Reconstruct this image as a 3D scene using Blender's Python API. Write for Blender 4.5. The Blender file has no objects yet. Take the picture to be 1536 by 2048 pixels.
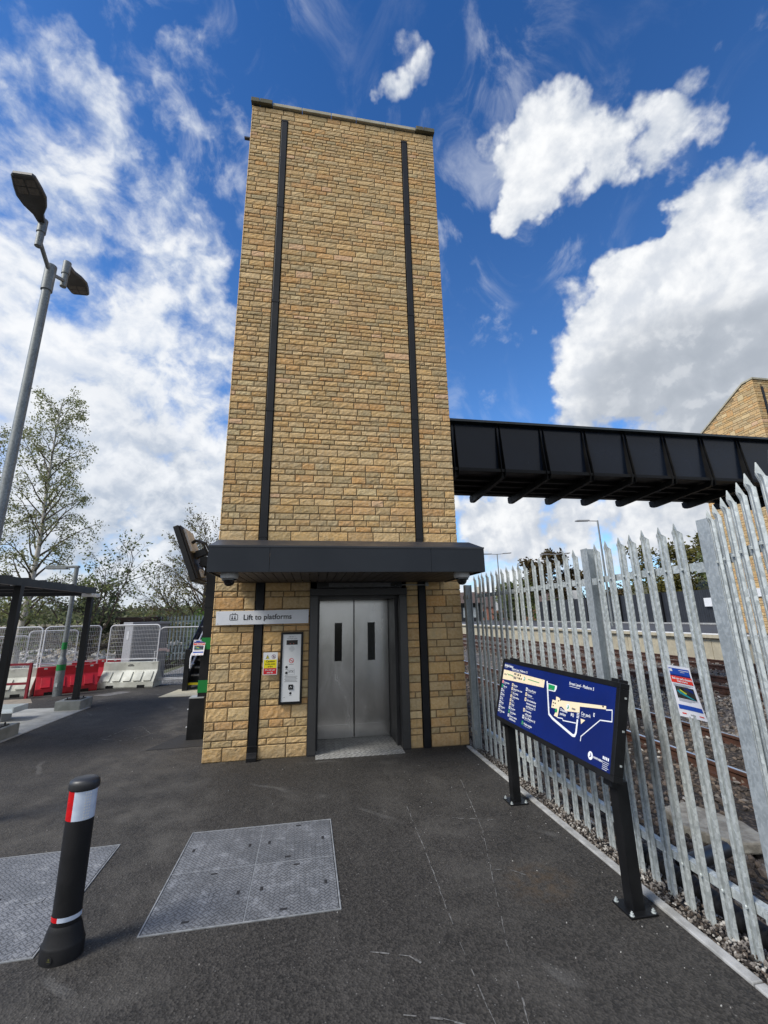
import bpy, bmesh, math, random
from mathutils import Vector, Matrix, noise as mnoise
PI = math.pi
S = bpy.context.scene
COL = S.collection
rad = math.radians

# ------------------------------------------------------------------ node helpers
class N:
    """tiny node expression helper"""
    def __init__(s, nt): s.nt = nt
    def new(s, t, **kw):
        n = s.nt.nodes.new(t)
        for k, v in kw.items(): setattr(n, k, v)
        return n
    def put(s, sock, v):
        if isinstance(v, bpy.types.NodeSocket): s.nt.links.new(v, sock)
        elif v is not None: sock.default_value = v
    def m(s, op, a, b=None, c=None, clamp=False):
        n = s.new('ShaderNodeMath', operation=op, use_clamp=clamp)
        s.put(n.inputs[0], a)
        if b is not None: s.put(n.inputs[1], b)
        if c is not None: s.put(n.inputs[2], c)
        return n.outputs[0]
    def v(s, op, a, b=None, scale=None):
        n = s.new('ShaderNodeVectorMath', operation=op)
        s.put(n.inputs[0], a)
        if b is not None: s.put(n.inputs[1], b)
        if scale is not None: s.put(n.inputs['Scale'], scale)
        return n.outputs['Value'] if op in ('DOT_PRODUCT', 'LENGTH', 'DISTANCE') else n.outputs[0]
    def noise(s, vec, scale, detail=4, rough=.55, dist=0, col=False):
        n = s.new('ShaderNodeTexNoise')
        if vec is not None: s.put(n.inputs['Vector'], vec)
        n.inputs['Scale'].default_value = scale; n.inputs['Detail'].default_value = detail
        n.inputs['Roughness'].default_value = rough; n.inputs['Distortion'].default_value = dist
        return n.outputs['Color' if col else 'Fac']
    def voro(s, vec, scale, feature='F1', out='Distance', rnd=1):
        n = s.new('ShaderNodeTexVoronoi', feature=feature)
        if vec is not None: s.put(n.inputs['Vector'], vec)
        n.inputs['Scale'].default_value = scale; n.inputs['Randomness'].default_value = rnd
        return n.outputs[out]
    def mr(s, x, a, b, c=0., d=1., smooth=True):
        n = s.new('ShaderNodeMapRange', interpolation_type='SMOOTHSTEP' if smooth else 'LINEAR')
        for i, q in enumerate((x, a, b, c, d)): s.put(n.inputs[i], q)
        return n.outputs[0]
    def mix(s, f, a, b, bt='MIX'):
        n = s.new('ShaderNodeMix', data_type='RGBA', blend_type=bt)
        s.put(n.inputs[0], f)
        s.put(n.inputs[6], a if isinstance(a, bpy.types.NodeSocket) else (*a, 1) if len(a) == 3 else a)
        s.put(n.inputs[7], b if isinstance(b, bpy.types.NodeSocket) else (*b, 1) if len(b) == 3 else b)
        return n.outputs[2]
    def mapv(s, vec, scale=(1, 1, 1), rot=(0, 0, 0)):
        n = s.new('ShaderNodeMapping'); s.put(n.inputs[0], vec)
        n.inputs['Scale'].default_value = scale; n.inputs['Rotation'].default_value = rot
        return n.outputs[0]
    def bump(s, h, strength=.3, dist=.01):
        n = s.new('ShaderNodeBump'); n.inputs['Strength'].default_value = strength
        n.inputs['Distance'].default_value = dist; s.put(n.inputs['Height'], h); return n.outputs[0]

def newmat(name):
    m = bpy.data.materials.new(name); m.use_nodes = True
    nt = m.node_tree; b = nt.nodes['Principled BSDF']
    return m, N(nt), b
def srgb(r, g, b):
    f = lambda c: (c / 255 / 12.92) if c / 255 <= .04045 else ((c / 255 + .055) / 1.055) ** 2.4
    return (f(r), f(g), f(b))
def mat(name, c1, c2=None, scale=8., rough=.6, metal=0., bump=0., bscale=None, detail=5, rvar=.08, stretch=None, spec=None, bdist=.004, lo=.35, hi=.65):
    m, n, b = newmat(name)
    tc = n.new('ShaderNodeTexCoord').outputs['Object']
    if stretch: tc = n.mapv(tc, stretch)
    f = n.noise(tc, scale, detail)
    if c2 is None: c2 = tuple(x * .8 for x in c1)
    col = n.mix(n.mr(f, lo, hi), c1, c2)
    n.put(b.inputs['Base Color'], col)
    n.put(b.inputs['Roughness'], n.mr(f, .3, .7, max(.03, rough - rvar), min(1, rough + rvar), False))
    b.inputs['Metallic'].default_value = metal
    if spec is not None: b.inputs['Specular IOR Level'].default_value = spec
    if bump: n.put(b.inputs['Normal'], n.bump(n.noise(tc, bscale or scale * 4, 6), bump, bdist))
    return m
def flat(name, c, rough=.5, spec=None):
    """printed or painted single colour with slight unevenness"""
    return mat(name, c, tuple(x * .93 for x in c), 3., rough, spec=spec)

# ------------------------------------------------------------------ mesh builder
class MB:
    def __init__(s): s.v = []; s.f = []; s.mi = []; s.col = None; s.fc = []
    def add(s, vs, fs, m=0, c=None):
        o = len(s.v); s.v += [tuple(v) for v in vs]
        for f in fs: s.f.append([i + o for i in f]); s.mi.append(m); s.fc.append(c)
    def box(s, x0, x1, y0, y1, z0, z1, m=0):
        s.add([(x, y, z) for z in (z0, z1) for y in (y0, y1) for x in (x0, x1)],
              [(0, 2, 3, 1), (4, 5, 7, 6), (0, 1, 5, 4), (2, 6, 7, 3), (0, 4, 6, 2), (1, 3, 7, 5)], m)
    def obox(s, c, a, b, d, m=0):
        c, a, b, d = map(Vector, (c, a, b, d))
        if a.cross(b).dot(d) < 0: a = -a
        s.add([c + i * a + j * b + k * d for k in (-1, 1) for j in (-1, 1) for i in (-1, 1)],
              [(0, 2, 3, 1), (4, 5, 7, 6), (0, 1, 5, 4), (2, 6, 7, 3), (0, 4, 6, 2), (1, 3, 7, 5)], m)
    def bar(s, p, q, w, h, up=(0, 0, 1), m=0):
        p, q = Vector(p), Vector(q); d = q - p; u = Vector(up)
        x = d.cross(u)
        if x.length < 1e-6: x = d.cross(Vector((1, 0, 0)))
        x.normalize(); y = x.cross(d).normalized()
        s.obox((p + q) / 2, d / 2, x * w / 2, y * h / 2, m)
    def tube(s, pts, r, n=8, m=0, caps=True, closed=False):
        pts = [Vector(p) for p in pts]; k = len(pts)
        rs = r if isinstance(r, (list, tuple)) else [r] * k
        o = len(s.v); ref = None
        for i, p in enumerate(pts):
            if closed: t = pts[(i + 1) % k] - pts[i - 1]
            else: t = pts[min(i + 1, k - 1)] - pts[max(i - 1, 0)]
            t.normalize()
            if ref is None:
                ref = Vector((0, 0, 1)) if abs(t.z) < .9 else Vector((1, 0, 0))
            x = (ref - t * ref.dot(t)).normalized(); y = t.cross(x); ref = x
            for j in range(n):
                a = 2 * PI * j / n
                s.v.append(tuple(p + (x * math.cos(a) + y * math.sin(a)) * rs[i]))
        rng = k if closed else k - 1
        for i in range(rng):
            i2 = (i + 1) % k
            for j in range(n):
                s.f.append([o + i * n + j, o + i * n + (j + 1) % n, o + i2 * n + (j + 1) % n, o + i2 * n + j]); s.mi.append(m); s.fc.append(None)
        if caps and not closed:
            s.f.append([o + j for j in range(n)][::-1]); s.mi.append(m); s.fc.append(None)
            s.f.append([o + (k - 1) * n + j for j in range(n)]); s.mi.append(m); s.fc.append(None)
    def prism(s, poly, ext, m=0):
        poly = [Vector(p) for p in poly]; e = Vector(ext); k = len(poly)
        nrm = Vector((0, 0, 0))
        for i in range(k): nrm += poly[i].cross(poly[(i + 1) % k])
        if nrm.dot(e) > 0: poly = poly[::-1]
        vs = poly + [p + e for p in poly]
        fs = [list(range(k)), list(range(2 * k - 1, k - 1, -1))]
        for i in range(k): fs.append([i, i + k, (i + 1) % k + k, (i + 1) % k])
        s.add(vs, fs, m)
    def lathe(s, prof, c, n=24, sx=1, sy=1, m=0, tilt=None):
        o = len(s.v)
        for r, z in prof:
            for j in range(n):
                a = 2 * PI * j / n
                s.v.append((c[0] + r * sx * math.cos(a), c[1] + r * sy * math.sin(a), c[2] + z))
        for i in range(len(prof) - 1):
            mm = m[i] if isinstance(m, list) else m
            for j in range(n):
                s.f.append([o + i * n + j, o + i * n + (j + 1) % n, o + (i + 1) * n + (j + 1) % n, o + (i + 1) * n + j]); s.mi.append(mm); s.fc.append(None)
        m0 = m[0] if isinstance(m, list) else m; m1 = m[-1] if isinstance(m, list) else m
        s.f.append([o + j for j in range(n)][::-1]); s.mi.append(m0); s.fc.append(None)
        k = (len(prof) - 1) * n
        s.f.append([o + k + j for j in range(n)]); s.mi.append(m1); s.fc.append(None)
    def face(s, pts, m=0): s.add(pts, [list(range(len(pts)))], m)
    def pieces(s):
        """builders for the parts of the mesh that stand apart from each other"""
        par = list(range(len(s.v)))
        def fd(i):
            while par[i] != i: par[i] = par[par[i]]; i = par[i]
            return i
        for f in s.f:
            a = fd(f[0])
            for i in f[1:]: par[fd(i)] = a
        isl = {}
        for i in range(len(s.v)): isl.setdefault(fd(i), []).append(i)
        ks = list(isl); bx = []
        for k in ks:
            c = [s.v[i] for i in isl[k]]; bx.append(([min(q[j] for q in c) for j in range(3)], [max(q[j] for q in c) for j in range(3)]))
        if len(ks) > 130: return [s]
        grp = list(range(len(ks)))
        def fg(i):
            while grp[i] != i: i = grp[i]
            return i
        for a in range(len(ks)):
            for b in range(a):
                gap = math.sqrt(sum(max(0, bx[a][0][j] - bx[b][1][j], bx[b][0][j] - bx[a][1][j]) ** 2 for j in range(3)))
                sz = max(max(q[1][j] - q[0][j] for j in range(3)) for q in (bx[a], bx[b]))
                if gap <= max(.02, .5 * sz): grp[fg(a)] = fg(b)
        res = {}
        idx = {k: fg(i) for i, k in enumerate(ks)}
        for f, m, c in zip(s.f, s.mi, s.fc):
            r = idx[fd(f[0])]; o = res.setdefault(r, (MB(), {}))
            nf = []
            for i in f:
                if i not in o[1]: o[1][i] = len(o[0].v); o[0].v.append(s.v[i])
                nf.append(o[1][i])
            o[0].f.append(nf); o[0].mi.append(m); o[0].fc.append(c)
        return [q[0] for q in res.values()]

NOSPLIT = {'face_plate', 'stone_facing', 'crown', 'foliage', 'stems', 'mesh', 'map_print', 'sheet', 'lettering', 'pictogram', 'legend', 'speaker_grille', 'reflector_cell', 'woodland'}
def wloc(o):
    l = Vector((0, 0, 0))
    while o is not None: l = l + o.location; o = o.parent
    return l
def P(name, mb, mats, parent=None, local=False, smooth=None, bevel=0, label=None, cat=None, kind=None, group=None, flatc=False):
    """link the builder's geometry as ONE mesh object (world coordinates unless local)"""
    if not isinstance(mats, (list, tuple)): mats = [mats]
    if parent is not None and name not in NOSPLIT and len(mb.v) < 4000:
        pcs = mb.pieces()
        if 1 < len(pcs) <= 14:
            out = [P(name, q, mats, parent, local, smooth, bevel, label) for q in pcs]
            return out[0]
    off = Vector((0, 0, 0)) if local or parent is None else wloc(parent)
    me = bpy.data.meshes.new(name)
    me.from_pydata([tuple(Vector(v) - off) for v in mb.v], [], mb.f)
    for x in mats: me.materials.append(x)
    me.polygons.foreach_set('material_index', mb.mi)
    if any(c is not None for c in mb.fc):
        at = me.color_attributes.new('tint', 'FLOAT_COLOR', 'CORNER'); buf = []
        for poly, c in zip(me.polygons, mb.fc):
            c = c or (.5, .5, .5)
            for _ in range(poly.loop_total): buf += [c[0], c[1], c[2], 1.]
        at.data.foreach_set('color', buf)
    me.update()
    if smooth is not None:
        me.shade_smooth(); me.set_sharp_from_angle(angle=smooth)
    o = bpy.data.objects.new(name, me); COL.objects.link(o)
    if parent is not None: o.parent = parent
    if bevel:
        b = o.modifiers.new('bevel', 'BEVEL'); b.width = bevel; b.segments = 2; b.limit_method = 'ANGLE'
    if label: o['label'] = label
    if cat: o['category'] = cat
    if kind: o['kind'] = kind
    if group: o['group'] = group
    return o
def thing(name, label, cat, loc=(0, 0, 0), group=None, rotz=0):
    o = bpy.data.objects.new(name, None); COL.objects.link(o)
    o.location = loc; o.rotation_euler = (0, 0, rotz); o.empty_display_size = .2
    o['label'] = label; o['category'] = cat
    if group: o['group'] = group
    return o
def copy_tree(o, parent=None):
    c = o.copy(); COL.objects.link(c)
    if parent is not None: c.parent = parent
    for ch in list(o.children): copy_tree(ch, c)
    return c
def put(o, loc, rotz=0, label=None):
    o.location = loc; o.rotation_euler = (0, 0, rotz)
    if label: o['label'] = label
    return o

def text_geo(mb, txt, o, u, v, size, m=0, align='LEFT', lift=.0015, bold=0):
    """lettering as flat mesh faces on the plane o + x*u + y*v"""
    cu = bpy.data.curves.new('t', 'FONT'); cu.body = txt; cu.size = size; cu.align_x = align; cu.resolution_u = 3
    cu.offset = bold
    ob = bpy.data.objects.new('t', cu); COL.objects.link(ob)
    dg = bpy.context.evaluated_depsgraph_get()
    me = bpy.data.meshes.new_from_object(ob.evaluated_get(dg))
    o, u, v = Vector(o), Vector(u).normalized(), Vector(v).normalized(); n = u.cross(v)
    mb.add([o + u * p.co.x + v * p.co.y + n * lift for p in me.vertices], [list(p.vertices) for p in me.polygons], m)
    bpy.data.objects.remove(ob); bpy.data.curves.remove(cu); bpy.data.meshes.remove(me)
class Plane2:
    """flat artwork on a plane: o origin, u right, v up, in metres"""
    def __init__(s, mb, o, u, v): s.mb = mb; s.o = Vector(o); s.u = Vector(u).normalized(); s.v = Vector(v).normalized(); s.n = s.u.cross(s.v)
    def p(s, x, y, l): return s.o + s.u * x + s.v * y + s.n * l
    def rect(s, x0, y0, x1, y1, m, l=.001): s.poly([(x0, y0), (x1, y0), (x1, y1), (x0, y1)], m, l)
    def poly(s, pts, m, l=.001): s.mb.face([s.p(x, y, l) for x, y in pts], m)
    def disc(s, x, y, r, m, l=.001, n=20): s.poly([(x + r * math.cos(2 * PI * i / n), y + r * math.sin(2 * PI * i / n)) for i in range(n)], m, l)
    def ring(s, x, y, r, w, m, l=.001, n=24):
        for i in range(n):
            a, b = 2 * PI * i / n, 2 * PI * (i + 1) / n
            s.poly([(x + (r - w) * math.cos(a), y + (r - w) * math.sin(a)), (x + r * math.cos(a), y + r * math.sin(a)),
                    (x + r * math.cos(b), y + r * math.sin(b)), (x + (r - w) * math.cos(b), y + (r - w) * math.sin(b))], m, l)
    def line(s, pts, w, m, l=.001):
        for (x0, y0), (x1, y1) in zip(pts, pts[1:]):
            d = Vector((x1 - x0, y1 - y0)); L = d.length
            if L < 1e-6: continue
            d /= L; nx, ny = -d.y * w / 2, d.x * w / 2
            s.poly([(x0 + nx, y0 + ny), (x0 - nx, y0 - ny), (x1 - nx, y1 - ny), (x1 + nx, y1 + ny)], m, l)
        for i, (x, y) in enumerate(pts[1:-1]): s.disc(x, y, w / 2, m, l + .0001 * (i + 1) * .3, 10)
    def text(s, t, x, y, size, m, align='LEFT', l=.0015, bold=0): text_geo(s.mb, t, s.p(x, y, 0), s.u, s.v, size, m, align, l, bold)

# ------------------------------------------------------------------ materials
def m_stone():
    m, n, b = newmat('sandstone')
    tc = n.new('ShaderNodeTexCoord').outputs['Object']
    at = n.new('ShaderNodeVertexColor', layer_name='tint').outputs[0]
    f = n.noise(tc, 26, 6, .65); f2 = n.noise(tc, 5, 4); f3 = n.noise(tc, 90, 3)
    c = n.mix(n.mr(f, .3, .72), n.mix(.55, at, (.70, .66, .60), 'MULTIPLY'), n.mix(.25, at, (.60, .54, .42)))
    c = n.mix(n.mr(f2, .52, .72, 0, .35), c, (.40, .35, .235))
    c = n.mix(n.mr(f3, .62, .82, 0, .28), c, (.22, .15, .08))
    sepz = n.new('ShaderNodeSeparateXYZ'); n.put(sepz.inputs[0], tc)
    st = n.noise(n.mapv(tc, (1, 1, .045)), 9, 5, .6)                    # rain streaks, lime bloom, splash line
    c = n.mix(n.mr(st, .55, .75, 0, .30), c, (.20, .155, .10)); c = n.mix(n.mr(n.noise(n.mapv(tc, (1, 1, .05), (0, 0, 1)), 13, 4, .6), .62, .8, 0, .28), c, (.62, .57, .48))
    c = n.mix(n.m('MULTIPLY', n.mr(n.m('ADD', sepz.outputs[2], n.m('MULTIPLY', n.noise(tc, 6, 4), .35)), .08, .42, 1., 0.), .35), c, (.15, .125, .10))
    n.put(b.inputs['Base Color'], c); b.inputs['Roughness'].default_value = .9
    b.inputs['Specular IOR Level'].default_value = .25
    h = n.m('ADD', n.noise(n.mapv(tc, (1, 1, 1.6), (.3, .5, .2)), 30, 5, .6), n.m('MULTIPLY', n.voro(tc, 22), .6))
    n.put(b.inputs['Normal'], n.bump(h, .6, .012))
    return m
def m_mortar():
    return mat('lime_mortar', srgb(146, 126, 94), srgb(112, 95, 69), 12, .95, bump=.4, bscale=120)
def m_asphalt():
    m, n, b = newmat('asphalt')
    tc = n.new('ShaderNodeTexCoord').outputs['Object']
    big = n.noise(n.mapv(tc, (1, .55, 1), (0, 0, .5)), .55, 6, .6, .6); mid = n.noise(tc, 3.2, 5, .62)
    fine = n.noise(tc, 105, 3, .8); ag = n.voro(tc, 80); med = n.noise(tc, 34, 4, .7)
    agc = n.voro(tc, 80, out='Color')
    sep = n.new('ShaderNodeSeparateColor'); n.put(sep.inputs[0], agc)
    gr = n.m('ADD', n.m('MULTIPLY', fine, .55), n.m('ADD', n.m('MULTIPLY', sep.outputs[1], .25), n.m('MULTIPLY', med, .2)))
    c = n.mix(n.mr(gr, .34, .66), (.0165, .0152, .0135), (.058, .0528, .0465))
    dust = n.m('MULTIPLY', n.mr(big, .42, .68), n.mr(mid, .3, .75))
    c = n.mix(n.m('MULTIPLY', dust, .62), c, (.135, .126, .112))
    # scuffs: curved polished scratches
    w = n.new('ShaderNodeTexWave', wave_type='RINGS'); n.put(w.inputs['Vector'], n.mapv(tc, (.9, .7, 1), (0, 0, .8)))
    w.inputs['Scale'].default_value = .7; w.inputs['Distortion'].default_value = 11; w.inputs['Detail'].default_value = 3
    scf = n.m('MULTIPLY', n.mr(w.outputs['Fac'], .93, 1.), n.mr(n.noise(tc, 1.3, 3), .55, .72))
    c = n.mix(n.m('MULTIPLY', scf, .35), c, (.17, .165, .155))
    # single pale chippings in the aggregate
    chip = n.m('MULTIPLY', n.m('GREATER_THAN', sep.outputs[0], .985), n.mr(ag, .25, .42, 1, 0))
    c = n.mix(n.m('MULTIPLY', chip, .4), c, (.3, .29, .27))
    # rusty stain near the map board
    d = n.v('DISTANCE', n.v('MULTIPLY', tc, (1, 1, 0)), (1.55, 3.13, 0))
    st = n.m('MULTIPLY', n.mr(d, .05, .34, 1, 0), n.mr(n.noise(tc, 14, 4), .35, .65))
    c = n.mix(n.m('MULTIPLY', st, .36), c, (.10, .06, .024))
    n.put(b.inputs['Base Color'], c)
    n.put(b.inputs['Roughness'], n.mr(mid, .3, .7, .72, .92, False)); b.inputs['Specular IOR Level'].default_value = .35
    h = n.m('ADD', n.m('MULTIPLY', ag, .8), n.m('MULTIPLY', fine, .7))
    n.put(b.inputs['Normal'], n.bump(h, .8, .007))
    return m
def m_galv(name, c1=(.38, .415, .41), c2=(.60, .64, .63), rough=.46, metal=.4):
    m, n, b = newmat(name)
    tc = n.new('ShaderNodeTexCoord').outputs['Object']
    v = n.voro(n.mapv(tc, (1, 1, .6)), 85, out='Color')
    sp = n.new('ShaderNodeSeparateColor'); n.put(sp.inputs[0], v)
    f = n.noise(tc, 6, 5, .6); g = n.noise(tc, 75, 4, .7)
    k = n.m('ADD', n.m('MULTIPLY', sp.outputs[0], .30), n.m('MULTIPLY', f, .70))
    c = n.mix(n.mr(k, .28, .72), c1, c2)
    c = n.mix(n.mr(g, .56, .72, 0, .38), c, (.19, .215, .22))
    # chalky runs
    c = n.mix(n.mr(n.noise(n.mapv(tc, (1, 1, .08)), 40, 3), .62, .8, 0, .4), c, (.62, .66, .67))
    n.put(b.inputs['Base Color'], c); b.inputs['Metallic'].default_value = metal
    n.put(b.inputs['Roughness'], n.mr(k, .2, .8, rough - .06, rough + .16, False))
    n.put(b.inputs['Normal'], n.bump(g, .18, .003))
    return m
def m_tread(name, c1, c2, scale):
    """cast cover plate with raised diagonal tear-drop bars"""
    m, n, b = newmat(name)
    tc = n.new('ShaderNodeTexCoord').outputs['Object']
    a = n.mapv(tc, (1, 1, 1), (0, 0, rad(45)))
    def bars(rot, sh):
        w = n.new('ShaderNodeTexBrick'); n.put(w.inputs['Vector'], n.v('ADD', n.mapv(tc, (1, 1, 0), (0, 0, rot)), sh))
        w.inputs['Scale'].default_value = scale; w.inputs['Mortar Size'].default_value = .085
        w.inputs['Mortar Smooth'].default_value = .4; w.inputs['Brick Width'].default_value = .9; w.inputs['Row Height'].default_value = .42
        w.offset = .5
        return w.outputs['Fac']
    ch = n.new('ShaderNodeTexChecker'); n.put(ch.inputs['Vector'], n.mapv(tc, (1, 1, 0), (0, 0, rad(45)))); ch.inputs['Scale'].default_value = scale * 1.1
    hb = n.m('ADD', n.m('MULTIPLY', bars(rad(45), (0, 0, 0)), ch.outputs['Fac']), n.m('MULTIPLY', bars(rad(-45), (.01, .02, 0)), n.m('SUBTRACT', 1., ch.outputs['Fac'])))
    hb = n.m('SUBTRACT', 1., hb)
    f = n.noise(tc, 2.2, 6, .65); g = n.noise(tc, 60, 4, .7)
    c = n.mix(n.mr(f, .32, .68), c1, c2)
    c = n.mix(n.m('MULTIPLY', n.m('SUBTRACT', 1., hb), .7), c, tuple(x * .42 for x in c1)); c = n.mix(n.mr(n.noise(tc, 9, 5, .7), .5, .72, 0, .4), c, tuple(min(.5, x * 1.9) for x in c2))
    c = n.mix(n.mr(g, .6, .75, 0, .4), c, (.34, .345, .35))
    n.put(b.inputs['Base Color'], c); b.inputs['Roughness'].default_value = .6; b.inputs['Metallic'].default_value = .25
    n.put(b.inputs['Normal'], n.bump(n.m('ADD', hb, n.m('MULTIPLY', g, .25)), .6, .004))
    return m
def m_brushed():
    m, n, b = newmat('brushed_stainless')
    tc = n.new('ShaderNodeTexCoord').outputs['Object']
    st = n.noise(n.mapv(tc, (300, 300, 1.2)), 1, 3); f = n.noise(n.mapv(tc, (2, 2, .8)), 1.6, 4, .6, .8)
    n.put(b.inputs['Base Color'], n.mix(n.mr(f, .3, .7), (.50, .495, .48), (.60, .59, .575)))
    b.inputs['Metallic'].default_value = 1.
    n.put(b.inputs['Roughness'], n.m('ADD', n.mr(f, .3, .7, .17, .25, False), n.m('MULTIPLY', st, .05)))
    n.put(b.inputs['Normal'], n.bump(st, .06, .002))
    return m
def m_perforated():
    m, n, b = newmat('patterned_stainless')
    tc = n.new('ShaderNodeTexCoord').outputs['Object']
    v = n.voro(n.mapv(tc, (1, 1, 1)), 70, rnd=.1)
    n.put(b.inputs['Base Color'], n.mix(n.mr(v, .2, .5), (.055, .055, .056), (.10, .10, .10)))
    b.inputs['Metallic'].default_value = .7; b.inputs['Roughness'].default_value = .42
    n.put(b.inputs['Normal'], n.bump(v, .5, .003)); return m
def m_birch():
    m, n, b = newmat('birch_bark')
    tc = n.new('ShaderNodeTexCoord').outputs['Object']
    f = n.noise(n.mapv(tc, (1.2, 1.2, 7)), 1.6, 5, .65); g = n.noise(tc, 3, 3)
    c = n.mix(n.mr(f, .60, .68), n.mix(g, (.62, .59, .54), (.45, .42, .38)), (.03, .027, .025))
    n.put(b.inputs['Base Color'], c); b.inputs['Roughness'].default_value = .8
    return m
def m_leaf(name, c1, c2):
    m, n, b = newmat(name)
    at = n.new('ShaderNodeVertexColor', layer_name='tint').outputs[0]
    sep = n.new('ShaderNodeSeparateColor'); n.put(sep.inputs[0], at)
    n.put(b.inputs['Base Color'], n.mix(sep.outputs[0], c1, c2)); b.inputs['Roughness'].default_value = .55
    b.inputs['Specular IOR Level'].default_value = .3
    tr = n.new('ShaderNodeBsdfTranslucent'); n.put(tr.inputs[0], n.mix(sep.outputs[0], c1, c2))
    mx = n.new('ShaderNodeMixShader'); mx.inputs[0].default_value = .45
    out = n.nt.nodes['Material Output']
    n.nt.links.new(b.outputs[0], mx.inputs[1]); n.nt.links.new(tr.outputs[0], mx.inputs[2]); n.nt.links.new(mx.outputs[0], out.inputs[0])
    return m
def m_opal():
    m = mat('roof_panel_opal', (.60, .61, .63), (.52, .53, .55), 2, .5); n = N(m.node_tree)
    tr = n.new('ShaderNodeBsdfTranslucent'); tr.inputs[0].default_value = (.75, .76, .78, 1); mx = n.new('ShaderNodeMixShader'); mx.inputs[0].default_value = .6
    n.nt.links.new(n.nt.nodes['Principled BSDF'].outputs[0], mx.inputs[1]); n.nt.links.new(tr.outputs[0], mx.inputs[2]); n.nt.links.new(mx.outputs[0], n.nt.nodes['Material Output'].inputs[0])
    return m
def m_ballast(name, c1, c2, c3):
    m, n, b = newmat(name)
    tc = n.new('ShaderNodeTexCoord').outputs['Object']
    v = n.voro(tc, 19, out='Color'); d = n.voro(tc, 19); sp = n.new('ShaderNodeSeparateColor'); n.put(sp.inputs[0], v)
    f = n.noise(tc, .8, 5)
    c = n.mix(sp.outputs[0], c1, c2); c = n.mix(n.mr(f, .4, .65, 0, .7), c, c3)
    c = n.mix(n.mr(d, .28, .55, 0, .85), c, tuple(x * .18 for x in c1))
    n.put(b.inputs['Base Color'], c); b.inputs['Roughness'].default_value = .95
    n.put(b.inputs['Normal'], n.bump(n.m('SUBTRACT', 1., d), 1., .05)); return m

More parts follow.
